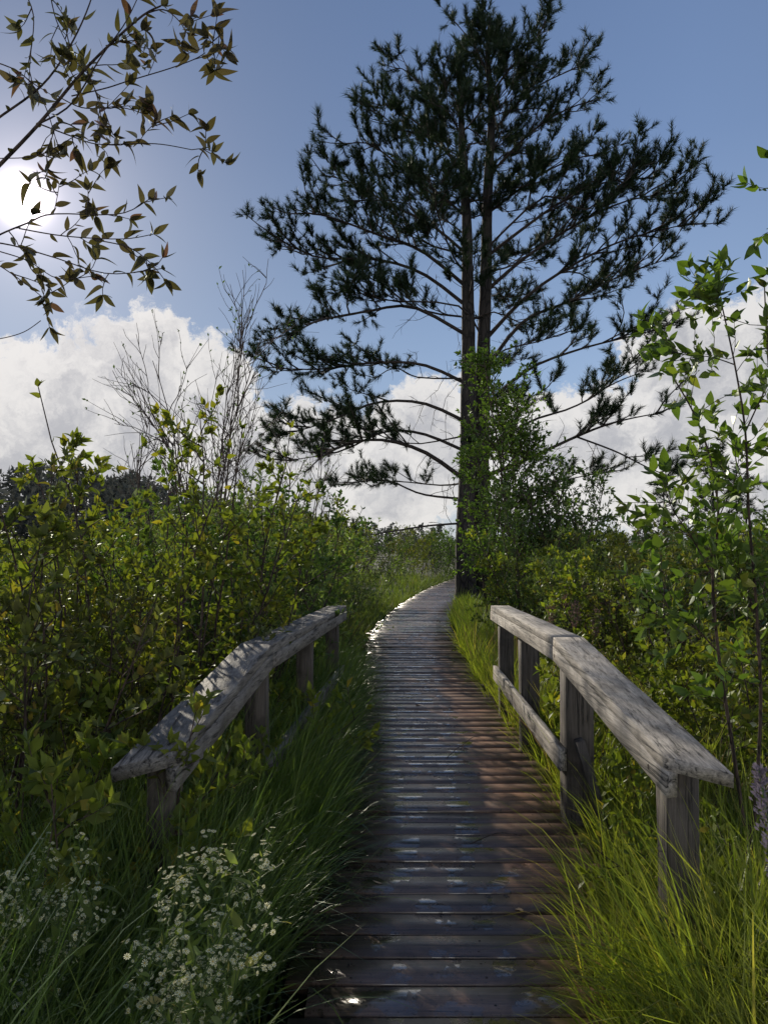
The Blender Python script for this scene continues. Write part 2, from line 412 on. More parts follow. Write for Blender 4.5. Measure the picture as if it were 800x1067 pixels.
# ------------------------------------------------------------------ grass
def blades(mb, root, h, lean, wid, S=5, droop=1.0):
    """root (N,3); h (N,) length; lean (N,2) horizontal lean vector 0..1; wid (N,) width"""
    N = len(root); t = np.linspace(0, 1, S + 1)
    lm = np.linalg.norm(lean, axis=1); ld = lean / (lm[:, None] + 1e-6)
    ang0 = rng.uniform(.02, .25, N) + lm * .25
    ang1 = ang0 + lm * droop * 1.9
    ang = ang0[:, None] + (ang1 - ang0)[:, None] * t[None] ** 1.4
    ds = h[:, None] / S
    hx = np.concatenate([np.zeros((N, 1)), np.cumsum(np.sin(ang[:, :-1]) * ds, 1)], 1)
    hz = np.concatenate([np.zeros((N, 1)), np.cumsum(np.cos(ang[:, :-1]) * ds, 1)], 1)
    c = root[:, None] + np.stack([hx * ld[:, 0:1], hx * ld[:, 1:2], hz], -1)
    tw = rng.uniform(0, math.pi, N)
    sd = np.stack([np.cos(tw), np.sin(tw), np.zeros(N)], -1)
    ww = wid[:, None] * (1 - t[None] ** 2.2) * np.minimum(1, .55 + t[None] * 3) * .5 + .0002
    v = np.stack([c - sd[:, None] * ww[..., None], c + sd[:, None] * ww[..., None]], 2)   # N,S+1,2,3
    b0 = (np.arange(N) * (S + 1) * 2)[:, None] + (np.arange(S) * 2)[None]
    f = np.stack([b0, b0 + 1, b0 + 3, b0 + 2], -1).reshape(-1, 4)
    mb.add(v.reshape(-1, 3), f)

def tufts(mb, x0, x1, y0, y1, ntuft, per, h0, h1, wid, lean=(0, 0), spread=.06, leanvar=.6, keep=None, clear=.02, S=5, droop=1.0):
    tx = rng.uniform(x0, x1, ntuft); ty = rng.uniform(y0, y1, ntuft)
    th = rng.uniform(h0, h1, ntuft)
    if keep is not None:
        k_ = keep(tx, ty); tx, ty, th = tx[k_], ty[k_], th[k_]
    n = len(tx); a = rng.uniform(0, 2 * math.pi, (n, per)); r = np.abs(rng.normal(0, spread, (n, per)))
    x = (tx[:, None] + r * np.cos(a)).ravel(); y = (ty[:, None] + r * np.sin(a)).ravel()
    h = (th[:, None] * rng.uniform(.5, 1.1, (n, per))).ravel()
    lv = rng.uniform(.05, 1.25, (n, per)) * leanvar; a = a + rng.normal(0, .9, (n, per))
    tl = rng.normal(0, .26, (n, 2))
    lx = (lv * np.cos(a) + lean[0] + tl[:, 0:1]).ravel(); ly = (lv * np.sin(a) + lean[1] + tl[:, 1:2]).ravel()
    ok = (np.abs(x - csm(y)) > HW + clear) | ((x > .76) & (y < 3.1)) | ((x > .92) & (y < 3.8) & (y > 3.1))
    x, y, h, lx, ly = x[ok], y[ok], h[ok], lx[ok], ly[ok]
    z = ground_z(x, y) - .02
    blades(mb, np.stack([x, y, z], -1), h, np.stack([lx, ly], -1), wid * np.exp(rng.normal(0, .38, len(x))), S, droop)

# left sedge bank: long blades arching over the deck edge
mb = MB()
tufts(mb, -1.1, -.42, 3.0, 9.0, 320, 32, .70, 1.08, .007, (.20, -.05), .05, .5)
tufts(mb, -1.3, -.66, 1.4, 3.2, 210, 32, .62, .95, .007, (.02, -.03), .05, .42)
tufts(mb, -1.1, -.62, 2.5, 3.4, 60, 30, .9, 1.15, .007, (.05, 0), .05, .4)
tufts(mb, -2.6, -.9, 1.4, 4.6, 330, 28, .75, 1.15, .007, (.12, -.05), .06, .55)
tufts(mb, -.80, -.40, 4.0, 9.2, 230, 38, .70, 1.0, .007, (.26, -.1), .05, .55)
tufts(mb, -.55, -.37, 3.4, 9.0, 90, 26, .35, .6, .005, (.30, -.1), .04, .6)
tag(mb.build('sedge_grass', M['grass_left']), 'long dark green sedge grass arching over the left edge of the boardwalk', 'grass', kind='stuff')
# a few pale broad blades catching the sun on the left
mb = MB()
tufts(mb, -1.5, -.5, 1.7, 3.6, 70, 5, .8, 1.25, .011, (.12, -.1), .1, .85, S=8, droop=1.25)
tufts(mb, -.8, -.45, 3.5, 7, 40, 5, .8, 1.15, .010, (.2, -.1), .1, .8, S=8, droop=1.25)
tag(mb.build('broad_grass', M['grass_mead']), 'broad arching grass blades below the left railing', 'grass', kind='stuff')
# right bank, sunlit
mb = MB()
tufts(mb, .98, 2.4, 1.4, 3.4, 330, 24, .55, 1.0, .0068, (-.05, -.04), .08, .65)
tufts(mb, 1.0, 2.2, 1.5, 3.0, 60, 8, .8, 1.25, .013, (-.08, -.05), .08, .8, S=7, droop=1.2)
tufts(mb, 1.0, 1.5, 2.3, 2.95, 60, 22, .8, 1.15, .007, (-.05, -.05), .08, .6)
tufts(mb, .78, 1.15, 1.4, 3.1, 110, 22, .45, .8, .0065, (-.12, -.05), .05, .45)
tufts(mb, .94, 1.15, 1.5, 4.2, 90, 22, .45, .75, .0065, (-.30, -.05), .05, .5)
tufts(mb, 1.14, 1.5, 3.0, 8.0, 150, 24, .45, .85, .006, (-.03, -.05), .05, .55)
tufts(mb, 1.3, 3.2, 3.0, 9.0, 320, 22, .55, .95, .007, (-.05, 0), .08, .55)
tufts(mb, .93, 1.25, 8.2, 13, 130, 24, .45, .85, .008, (-.12, 0), .06, .5)
tag(mb.build('sunlit_grass', M['grass_sun']), 'yellow green sunlit grass along the right edge of the boardwalk', 'grass', kind='stuff')
mb = MB()
tufts(mb, .86, 1.1, 2.9, 4.2, 34, 20, .5, .85, .0035, (-.55, -.15), .05, .6)
tufts(mb, 1.2, 2.2, 1.6, 3.2, 24, 12, .5, .75, .004, (-.1, 0), .08, .7)
tufts(mb, 1.2, 6, 4, 12, 160, 8, .8, 1.2, .006, (0, 0), .12, .5)
tag(mb.build('dry_grass', M['dry_grass']), 'dry straw coloured grass blades leaning over the planks', 'grass', kind='stuff')
# meadow and path verges
mb = MB()
tufts(mb, -9, 11, 3.5, 16, 2600, 12, .45, .9, .009, (0, 0), .12, .6, keep=lambda x, y: (np.abs(x - csm(y)) > 1.0) & (np.abs(x) < y * .56 + .8), S=4)
tufts(mb, -16, 20, 14, 40, 2600, 10, .5, .9, .018, (0, 0), .2, .6, keep=lambda x, y: (np.abs(x - csm(y)) > .85) & (np.abs(x) < y * .56 + .8), S=3)
def verge(side, y0, y1, n, h0, h1):
    ty = rng.uniform(y0, y1, n)
    for yv in ty:
        xv = csm(yv) + side * (HW + .06 + abs(rng.normal(0, .3)))
        tufts(mb, xv, xv + .01, yv, yv + .01, 1, 16, h0, h1, .011, (-side * .25, 0), .08, .5, S=4)
verge(-1, 8.5, 36, 330, .30, .55); verge(1, 8.5, 36, 330, .30, .55)
tag(mb.build('meadow_grass', M['grass_mead']), 'mixed green meadow grass beside and beyond the boardwalk', 'grass', kind='stuff')

# ------------------------------------------------------------------ plants made of stems and leaves
def bend_line(p, d, L, n, wander=.12, up=.0, grav=.0):
    pts = [np.array(p, float)]; d = norm(d); s = L / n
    for k in range(n):
        d = norm(d + rng.normal(0, wander, 3) + np.array([0, 0, up - grav])); pts.append(pts[-1] + d * s)
    return np.array(pts)
def along(pts, t):
    s = np.concatenate([[0], np.cumsum(np.linalg.norm(np.diff(pts, axis=0), axis=1))]); s /= s[-1]
    t = np.atleast_1d(t)
    p = np.stack([np.interp(t, s, pts[:, k]) for k in range(3)], -1)
    p2 = np.stack([np.interp(np.minimum(t + .05, 1), s, pts[:, k]) for k in range(3)], -1)
    p1 = np.stack([np.interp(np.maximum(t - .05, 0), s, pts[:, k]) for k in range(3)], -1)
    return p, norm(p2 - p1)

def leaves_on(acc, pts, n, size, t0=.15, up=.5, whorl=4, open_=.9):
    """alternate leaves on a twig and a whorl at its tip"""
    if n > 0:
        t = np.linspace(t0, .97, n) + rng.normal(0, .02, n)
        p, d = along(pts, np.clip(t, 0, 1))
        rd = norm(rng.normal(0, 1, (n, 3)) + np.array([0, 0, .25])); rd = norm(rd - d * np.sum(rd * d, 1, keepdims=True))
        ld = norm(d * .75 + rd * open_)
        nr = norm(np.array([0, 0, 1.0]) * up + rng.normal(0, .55, (n, 3)))
        acc.append((p, ld, nr, size * rng.uniform(.6, 1.15, n)))
    if whorl:
        p, d = along(pts, np.ones(whorl)); a = np.arange(whorl) * 2.4 + rng.uniform(0, 6)
        rd = norm(rng.normal(0, 1, (whorl, 3))); rd = norm(rd - d * np.sum(rd * d, 1, keepdims=True))
        ld = norm(d * 1.0 + rd * .7); nr = norm(-rd + d * .3 + np.array([0, 0, .6]))
        acc.append((p, ld, nr, size * rng.uniform(.7, 1.25, whorl)))

def flush(mb, acc, tmpl):
    if not acc: return
    scatter(mb, tmpl, np.concatenate([a[0] for a in acc]), np.concatenate([a[1] for a in acc]), np.concatenate([a[2] for a in acc]), np.concatenate([a[3] for a in acc]))

def branchy(stems, sm, acc, nbr, blen, nsub, leaf, nleaf, r0=.012, t0=.2, up=.06, whorl=4, sub_len=.5, sides=5, ang=.9):
    for pts in stems:
        L = np.linalg.norm(pts[-1] - pts[0])
        rad = np.linspace(r0, r0 * .25, len(pts)); tube(sm, pts, rad, sides)
        leaves_on(acc, pts, int(nleaf * .6), leaf, .6, whorl=whorl)
        ts = np.sort(rng.uniform(t0, .98, nbr)); p, d = along(pts, ts)
        for k in range(nbr):
            rd = norm(rng.normal(0, 1, 3)); rd = norm(rd - d[k] * np.dot(rd, d[k]))
            bl = blen * (1.15 - .75 * ts[k]) * rng.uniform(.6, 1.2)
            b = bend_line(p[k], d[k] * (1.2 - ang * .5) + rd * ang, bl, 5, .13, up)
            tube(sm, b, np.linspace(r0 * .45, r0 * .15, len(b)), 3)
            leaves_on(acc, b, nleaf, leaf, .2, whorl=whorl)
            for q in range(nsub):
                tq = rng.uniform(.2, .9); pp, dd = along(b, tq); rd = norm(rng.normal(0, 1, 3))
                s = bend_line(pp[0], dd[0] + rd * .9, bl * sub_len * rng.uniform(.6, 1.1), 4, .15, up)
                tube(sm, s, np.linspace(r0 * .22, r0 * .1, len(s)), 3)
                leaves_on(acc, s, max(2, int(nleaf * .7)), leaf, .15, whorl=whorl)

def shrub(name, H, nst, spread, nbr, blen, nsub, leaf, nleaf, mat, tmpl=LEAF, r0=.012, t0=.15, lean=0., stem_mat='stem', whorl=4, rootr=.15):
    root = empty(name); sm = MB(); acc = []; stems = []
    for k in range(nst):
        a = 2 * math.pi * k / nst + rng.uniform(-.5, .5)
        d = np.array([math.cos(a) * spread * rng.uniform(.4, 1.2), math.sin(a) * spread * rng.uniform(.4, 1.2), 1])
        stems.append(bend_line([rootr * math.cos(a), rootr * math.sin(a), -.1], d, H * rng.uniform(.72, 1.05), 9, .07, .03))
    branchy(stems, sm, acc, nbr, blen, nsub, leaf, nleaf, r0, t0, whorl=whorl)
    sm.build('stems', M[stem_mat], root); lb = MB(); flush(lb, acc, tmpl); lb.build('foliage', M[mat], root, smooth=True)
    return root
def place(o, x, y, s=1, rz=None, z=None, sz=None):
    o.location = (x, y, float(ground_z(x, y)) if z is None else z)
    o.rotation_euler = (0, 0, random.uniform(0, 6.28) if rz is None else rz); o.scale = (s, s, s if sz is None else sz)
    return o
PARK = []
def proto(kind):
    v = []
    for k in range(3):
        lf = (.8, 1.0, 1.35)[k]; nl = (1.35, 1.0, .75)[k]
        if kind == 'sap':    # upright saplings with yellowish green leaves
            o = shrub('leafy_shrub', 2.3, 7, .30, 10, .5, 2, .062 * lf, int(7 * nl), ('shrub', 'shrub_olive', 'right_leaf')[k], LEAF, .010)
        elif kind == 'bush':
            o = shrub('bushy_shrub', 1.9, 9, .55, 11, .5, 3, .055 * lf, int(7 * nl), ('shrub_olive', 'shrub', 'shrub')[k], LEAF_S, .009, .1)
        elif kind == 'dark':
            o = shrub('dark_shrub', 2.2, 9, .45, 12, .55, 3, .055 * lf, int(8 * nl), 'shrub_dark', LEAF_S, .010, .08)
        elif kind == 'willow':
            o = shrub('willow_shrub', 2.4, 12, .5, 12, .6, 3, .065, 9, 'willow', LEAF_N, .008, .08)
        elif kind == 'low':
            o = shrub('low_shrub', .95, 9, .7, 9, .32, 2, .05, 7, 'shrub', LEAF_S, .006, .05)
        v.append([o, False])
    return v
protos = {k: proto(k) for k in ('sap', 'bush', 'dark', 'willow', 'low')}
def get(kind, k=None):
    e = protos[kind][random.randrange(3) if k is None else k % 3]
    if not e[1]: e[1] = True; return e[0]
    return copy_tree(e[0])
def put(kind, px, Y, top=None, label=None, cat='shrub', group=None, s=1, dx=0):
    """put a shrub where the pixel column meets depth Y, its top at pixel row `top`"""
    o = get(kind); x = (px - 400) / F * Y
    x = float(x) + dx; h0 = {'sap': 2.15, 'bush': 1.75, 'dark': 2.1, 'willow': 2.3, 'low': .85}[kind]
    if top is not None:
        zt = P(px, top, Y)[2]; s = (zt - float(ground_z(x, Y))) / h0
    place(o, x, Y, min(s, 1.35) if s > 1.35 else s, sz=s)
    for ch in o.children: pass
    tag(o, label, cat, group); return o

# --- named shrubs of the left thicket (nearest first)
put('sap', -70, 3.2, 470, 'leafy shrub cut by the left picture edge, yellow green leaves on thin dark stems')
put('sap', 35, 3.7, 490, 'yellow green shrub with bare dark lower stems just inside the left edge')
put('sap', 118, 4.3, 470, 'tall leafy shrub behind the near end of the left railing')
put('sap', 168, 4.9, 418, 'tallest broad leaved shrub of the left thicket, two leaves standing above the rest')
put('sap', 215, 5.6, 440, 'leafy shrub behind the bend of the left railing')
put('sap', 70, 5.6, 530, 'leafy shrub standing between the two nearest left shrubs')
put('bush', 20, 5.2, 560, 'bushy green shrub low behind the left edge shrubs')
put('dark', 235, 6.6, 455, 'dark green shrub behind the middle of the left railing')
put('dark', 300, 9.6, 508, 'dark shrub beyond the far end of the left railing')
put('willow', 272, 8.2, 492, 'fine leaved grey green willow behind the far part of the left railing')
put('bush', 90, 4.3, 590, 'bushy shrub pressing against the outside of the left railing')
put('low', 50, 3.4, 720, 'low green shrub in the grass left of the near end of the left railing')
put('low', 30, 2.9, 745, 'low shrub in the bottom left grass')
put('low', 205, 5.0, 655, 'low shrub leaning over the bend of the left railing')
put('willow', 345, 12.5, 530, 'willow bush on the left bank past the footbridge')
# --- right side
put('dark', 560, 12.5, 470, 'dark shrub under the young maple right of the pine')
put('willow', 600, 11, 560, 'grey green willow behind the right railing')
put('bush', 650, 9, 575, 'leafy bush in the meadow right of the railing')
put('low', 640, 6.2, 660, 'low leafy bush just outside the right railing')
put('low', 690, 4.8, 700, 'low bush outside the near half of the right railing')
put('bush', 720, 6.5, 560, 'green bush behind the tall right hand sapling')
put('dark', 770, 8, 520, 'dark bush at the right behind the sapling')
put('bush', 790, 5.2, 600, 'yellow green bush at the right picture edge')
put('low', 790, 3.6, 770, 'low leafy growth beside the near end of the right railing')
# --- the thicket behind, countable but alike
def fill(n, y0, y1, side, kinds, top, group, label, tmin=0):
    c_ = 0; tries = 0; pts = []
    while c_ < n and tries < 4000:
        tries += 1
        y_ = random.uniform(y0, y1); xm = y_ * .54 + .5
        x_ = random.uniform(-xm, -1.6) if side < 0 else random.uniform(1.6, xm)
        if abs(x_ - csm(y_)) < (2.0 if y_ < 10 else 1.55) + y_ * .02: continue
        if any((x_ - a) ** 2 + (y_ - b) ** 2 < (.05 * y_ + .35) ** 2 for a, b in pts): continue
        if side > 0 and (x_ - 2.7) ** 2 + (y_ - 23) ** 2 < 1.6: continue
        pts.append((x_, y_)); px = 400 + F * x_ / y_
        t_ = top(px) + random.uniform(-8, 22) + max(0, (14 - y_)) * 3
        put(random.choice(kinds), px, y_, t_, label, 'shrub', group); c_ += 1
topL = lambda px: np.interp(px, [-50, 0, 130, 250, 330, 380, 470], [566, 560, 545, 505, 535, 558, 560])
topR = lambda px: np.interp(px, [470, 520, 600, 700, 850], [570, 560, 548, 548, 535])
fill(42, 6.5, 16, -1, ['sap', 'bush', 'bush', 'dark', 'willow'], topL, 'shrubs of the thicket behind the left railing', 'green shrub in the dense thicket beyond the left railing')
fill(40, 16, 38, -1, ['bush', 'dark', 'willow', 'bush'], topL, 'distant shrubs left of the boardwalk', 'far green shrub in the marsh left of the boardwalk')
fill(30, 8.5, 16, 1, ['bush', 'dark', 'willow', 'bush'], topR, 'shrubs of the meadow behind the right railing', 'green shrub in the meadow beyond the right railing')
fill(40, 16, 38, 1, ['bush', 'dark', 'willow', 'bush'], topR, 'distant shrubs right of the boardwalk', 'far green shrub in the marsh behind the pine and to its right')
# greenery closing the end of the path
for (px, Y_, tp) in ((385, 33, 552), (410, 36, 548), (435, 38, 550), (460, 40, 545), (480, 37, 550), (350, 30, 548), (425, 43, 545), (450, 44, 540), (372, 40, 545), (500, 42, 540)):
    put('bush' if px % 2 else 'dark', px, Y_, tp, 'leafy shrub closing the view at the far end of the boardwalk', 'shrub', 'shrubs at the far end of the boardwalk')
for v in protos.values():
    for e in v:
        if not e[1]:
            for ch in list(e[0].children): bpy.data.objects.remove(ch)
            bpy.data.objects.remove(e[0])

# ------------------------------------------------------------------ the big double pine
PB = np.array([2.72, 23.0, -.15]); PYD = 23.0
root = empty('pine_tree', PB); tag(root, 'tall double trunked pine with open dark crown standing beside the boardwalk', 'tree')
def pp(px, py, dy=0): return P(px, py, PYD + dy)
def spline(pts, n):
    pts = np.array(pts); s = np.linspace(0, len(pts) - 1, n)
    i = np.clip(s.astype(int), 0, len(pts) - 2); t = s - i
    p0 = pts[np.maximum(i - 1, 0)]; p1 = pts[i]; p2 = pts[i + 1]; p3 = pts[np.minimum(i + 2, len(pts) - 1)]
    t = t[:, None]
    return .5 * (2 * p1 + (p2 - p0) * t + (2 * p0 - 5 * p1 + 4 * p2 - p3) * t ** 2 + (3 * p1 - p0 - 3 * p2 + p3) * t ** 3)
TA = spline([pp(486, 628), pp(484, 570), pp(487, 480), pp(488, 380), pp(487, 300), pp(486, 230), pp(482, 170), pp(480, 110), pp(478, 60)], 60)
TBk = spline([pp(505, 628, .3), pp(502, 570, .3), pp(501, 480, .3), pp(503, 380, .3), pp(506, 290, .3), pp(508, 200, .3), pp(512, 120, .2), pp(508, 60, .1), pp(510, 18)], 60)
def trunk(pts, r0, r1, flare):
    mb = MB(); n = len(pts); t = np.linspace(0, 1, n)
    r = r1 + (r0 - r1) * (1 - t) ** .85 + flare * np.exp(-t * 28)
    r *= 1 + rng.normal(0, .03, n); tube(mb, pts, r, 14); o = mb.build('trunk', M['pine_bark'], root, smooth=True, loc=PB); return r
rA = trunk(TA, .30, .035, .14); rB = trunk(TBk, .30, .03, .14)
tuft_p = []; tuft_d = []; tuft_s = []
def add_tuft(p, d, s=1.0): tuft_p.append(p); tuft_d.append(d); tuft_s.append(s)
def sub_limbs(sm, pts, L, r0, dens, t0, plane=.45):
    """side branches, twigs and needle tufts along one limb"""
    nb = max(3, int(L * dens)); ts = np.sort(rng.uniform(t0, .99, nb)); p, d = along(pts, ts)
    for k in range(nb):
        t_ = ts[k]; lat = norm(np.cross(d[k], [0, 0, 1])) * (1 if k % 2 else -1)
        dd = d[k] * .7 + lat * rng.uniform(.5, 1.0) + np.array([0, 0, rng.uniform(-.1, .45)])
        bl = L * .30 * (1.1 - .6 * t_) * rng.uniform(.6, 1.3) + .35
        bl = min(bl, 2.4)
        b = bend_line(p[k], dd, bl, 5, .12, .07)
        tube(sm, b, np.linspace(max(.012, r0 * .35), .007, len(b)), 4)
        nt_ = max(2, int(bl * 4.2)); tt = rng.uniform(.25, 1, nt_); q, qd = along(b, tt)
        for z in range(nt_):
            rd = norm(rng.normal(0, 1, 3) + np.array([0, 0, .6]))
            tw = bend_line(q[z], qd[z] * .8 + rd * .9, rng.uniform(.18, .5), 3, .12, .12)
            tube(sm, tw, [.009, .008, .007, .005], 3)
            if rng.random() < .95: add_tuft(tw[-1], tw[-1] - tw[-2], rng.uniform(.75, 1.2))
            if rng.random() < .3: add_tuft(tw[1], tw[1] - tw[0], rng.uniform(.6, .9))
        add_tuft(b[-1], b[-1] - b[-2], rng.uniform(.9, 1.25))
    add_tuft(pts[-1], pts[-1] - pts[-2], 1.2)
    for q in range(int(L * 2.2 * t0)):                       # dead bare twigs on the shaded inner half
        p1, d1 = along(pts, rng.uniform(.05, max(.1, t0))); b = bend_line(p1[0], d1[0] * .8 + norm(rng.normal(0, 1, 3)), rng.uniform(.3, 1.3), 6, .22, -.02)
        tube(sm, b, np.linspace(.011, .004, 7), 3)
        for w_ in range(3):
            p2, d2 = along(b, rng.uniform(.2, .9)); tube(sm, bend_line(p2[0], d2[0] + norm(rng.normal(0, 1, 3)) * .9, rng.uniform(.1, .45), 4, .2), np.linspace(.006, .003, 5), 3)
def limb(pts, r0, dens=2.6, t0=.3):
    pts = np.array(pts); L = np.sum(np.linalg.norm(np.diff(pts, axis=0), axis=1))
    sm = MB(); n = len(pts); tube(sm, pts, np.linspace(r0 * .72, .012, n) , 6); sub_limbs(sm, pts, L, r0, dens, t0)
    sm.build('branch', M['pine_limb'], root, smooth=True, loc=PB)
# main limbs traced at their real places around the trunks: (pixel polyline, end depth offset)
hand = [
 ([(485, 545), (445, 548), (400, 555), (356, 562)], -.6, .055, .8, .75),
 ([(484, 500), (440, 470), (390, 458), (345, 470), (318, 492)], -2.2, .10, 2.0, .35),
 ([(484, 470), (440, 452), (400, 450), (355, 470), (300, 480)], 1.5, .08, 2.0, .4),
 ([(486, 440), (440, 420), (390, 420), (340, 440), (288, 455)], -1.0, .08, 2.4, .4),
 ([(486, 400), (440, 380), (390, 378), (330, 385), (270, 382)], .8, .08, 2.8, .4),
 ([(486, 520), (440, 515), (400, 500), (360, 505)], 1.2, .06, 1.6, .4),
 ([(487, 350), (430, 320), (380, 325), (330, 335), (300, 352)], -1.5, .08, 2.6, .35),
 ([(487, 320), (440, 285), (390, 270), (330, 268), (278, 242)], .6, .085, 3.0, .35),
 ([(487, 300), (440, 262), (395, 245), (340, 225), (312, 222)], -1.6, .08, 3.0, .3),
 ([(486, 265), (450, 235), (410, 215), (365, 190), (335, 182)], .9, .07, 3.2, .3),
 ([(484, 225), (455, 200), (425, 180), (385, 150), (352, 152)], -.7, .06, 3.4, .25),
 ([(482, 180), (460, 150), (430, 125), (405, 110), (388, 112)], .5, .05, 3.6, .2),
 ([(480, 140), (462, 110), (440, 90), (420, 72), (405, 74)], -.4, .04, 3.8, .15),
 ([(508, 495), (550, 478), (600, 455), (640, 440), (688, 430)], -1.4, .10, 1.9, .5),
 ([(600, 455), (640, 470), (670, 485), (700, 498)], -2.2, .045, 1.2, .4),
 ([(506, 470), (550, 440), (595, 425), (630, 405), (662, 372)], 1.6, .07, 2.2, .4),
 ([(507, 530), (545, 515), (590, 500), (640, 490)], .9, .055, 1.6, .4),
 ([(508, 420), (550, 385), (600, 365), (650, 352), (690, 342)], -.9, .075, 2.4, .45),
 ([(509, 380), (545, 335), (590, 315), (640, 290), (700, 268)], 1.0, .09, 3.0, .4),
 ([(509, 350), (545, 312), (590, 280), (650, 250), (722, 232)], -1.2, .09, 3.2, .35),
 ([(510, 300), (545, 270), (590, 240), (650, 210), (712, 200)], .8, .085, 3.4, .3),
 ([(510, 265), (545, 238), (585, 210), (630, 190), (680, 185)], -1.0, .075, 3.4, .3),
 ([(511, 220), (540, 198), (570, 178), (600, 165), (628, 160)], .7, .06, 3.6, .25),
 ([(512, 180), (540, 150), (570, 125), (600, 110), (624, 104)], -.6, .055, 3.8, .2),
 ([(511, 140), (535, 112), (560, 90), (590, 75), (612, 66)], .5, .045, 3.8, .2),
 ([(510, 100), (528, 75), (548, 52), (565, 30), (574, 4)], -.3, .035, 3.6, .2),
 ([(509, 80), (495, 50), (480, 30), (468, 18)], .3, .03, 4.0, .15),
]
for pix, dy, r, dens, t0 in hand:
    n = len(pix); pts = [pp(a, b_, dy * (k / (n - 1)) + (.3 if a > 500 and k == 0 else 0)) for k, (a, b_) in enumerate(pix)]
    limb(spline(pts, 14), r, dens, t0)
# limbs leaving toward and away from the viewer and filling the crown
EZ = [2, 5, 6.5, 8.3, 9.5, 11.1, 12.5, 13.6, 14.8, 15.9, 16.9, 17.7]
EL = [3.0, 5.0, 5.4, 5.6, 5.9, 5.6, 3.8, 3.2, 2.2, 1.0, .5, .2]
ER = [3.0, 4.6, 5.0, 5.2, 5.6, 5.7, 4.0, 2.7, 2.2, 1.4, .9, .3]
z = 3.6; az = .3; li = 0
while z < 17.0:
    az += 2.399 + rng.normal(0, .35); li += 1
    T_ = TA if (z < 15.0 and li % 2) else TBk
    k = int(np.argmin(np.abs(T_[:, 2] - z))); s = T_[k]
    c_, s_ = math.cos(az), math.sin(az)
    rise = np.interp(z, [3, 8, 13, 18], [.02, .20, .42, .75]) * rng.uniform(.5, 1.4)
    e = 5.0
    for _ in range(8): e = .5 * e + .5 * float(np.interp(z + rise * e, EZ, EL if c_ < 0 else ER))
    e *= (abs(c_) * .84 + abs(s_) * .80) * (rng.uniform(.5, .98) if z < 12 else rng.uniform(.7, 1.0))
    w1 = rng.normal(0, .06 * e, 3); w2 = rng.normal(0, .09 * e, 3)
    pts = [s, s + np.array([c_ * e * .33, s_ * e * .33, e * rise * .5]) + w1, s + np.array([c_ * e * .68, s_ * e * .68, e * rise * .78]) + w2, s + np.array([c_ * e, s_ * e, e * rise])]
    limb(spline(pts, 10), .016 + .007 * e, np.interp(z, [3, 8, 11, 17], [2.0, 2.8, 4.2, 5.0]), .42 if z < 8 else .15)
    z += np.interp(z, [3, 9, 12, 17], [.50, .38, .22, .14])
# crown leaders
for T_ in (TA[48:], TBk[48:]):
    sm = MB(); sub_limbs(sm, T_, 1.5, .03, 15, .05); sm.build('branch', M['pine_limb'], root, loc=PB)
    add_tuft(T_[-1], np.array([0, 0, 1.]), 1.2)
tp = np.array(tuft_p); td = norm(np.array(tuft_d) + np.array([0, 0, .03])); ts = np.array(tuft_s)
print('tufts', len(tp))
NN = 72; N = len(tp)
u = rng.uniform(0, 1, (N, NN)); base = tp[:, None] - td[:, None] * (u * .30 * ts[:, None])[..., None]
rd = norm(rng.normal(0, 1, (N, NN, 3))); rd = norm(rd - td[:, None] * np.sum(rd * td[:, None], -1, keepdims=True))
nd = norm(td[:, None] * rng.uniform(.5, 1.3, (N, NN, 1)) + rd * rng.uniform(.5, 1.0, (N, NN, 1)))
ln = (.21 * ts)[:, None] * rng.uniform(.45, 1.25, (N, NN)); sd = norm(np.cross(nd, rng.normal(0, 1, (N, NN, 3))))
wd = .0078
v = np.stack([base - sd * wd, base + sd * wd, base + nd * ln[..., None]], 2).reshape(-1, 3)
mb = MB(); mb.add(v, np.arange(len(v)).reshape(-1, 3)); mb.build('crown', M['needle'], root, loc=PB)

# ------------------------------------------------------------------ young maple in front of the pine
def tree(name, x, y, H, pts_top, nst, nbr, blen, nsub, leaf, nleaf, mat, tmpl, r0, t0, label, cat='tree', spread=.12, group=None, stem='stem'):
    r_ = empty(name, (x, y, float(ground_z(x, y)))); tag(r_, label, cat, group)
    sm = MB(); acc = []; st = []
    for k in range(nst):
        a = 6.28 * k / nst + rng.uniform(-.4, .4)
        st.append(bend_line([.08 * math.cos(a), .08 * math.sin(a), -.1], [spread * math.cos(a), spread * math.sin(a), 1], H * rng.uniform(.8, 1), 12, .05, .03))
    branchy(st, sm, acc, nbr, blen, nsub, leaf, nleaf, r0, t0, up=.03)
    sm.build('trunk', M[stem], r_); lb = MB(); flush(lb, acc, tmpl); lb.build('crown', M[mat], r_, smooth=True); return r_
tree('young_maple', (545 - 400) / F * 16, 16, 5.6, None, 4, 34, 1.5, 5, .10, 9, 'sapling', LEAF_S, .03, .12, 'young bright green broadleaf tree in front of the right side of the pine')
tree('young_maple', (512 - 400) / F * 17.5, 17.5, 4.6, None, 4, 26, 1.1, 4, .09, 9, 'sapling', LEAF_S, .025, .1, 'smaller green sapling hiding the foot of the pine trunk on its right', 'tree')
tree('young_maple', (590 - 400) / F * 15, 15, 3.5, None, 4, 22, 1.2, 4, .09, 9, 'shrub_dark', LEAF_S, .025, .1, 'dark leaved sapling to the right of the young maple', 'tree')
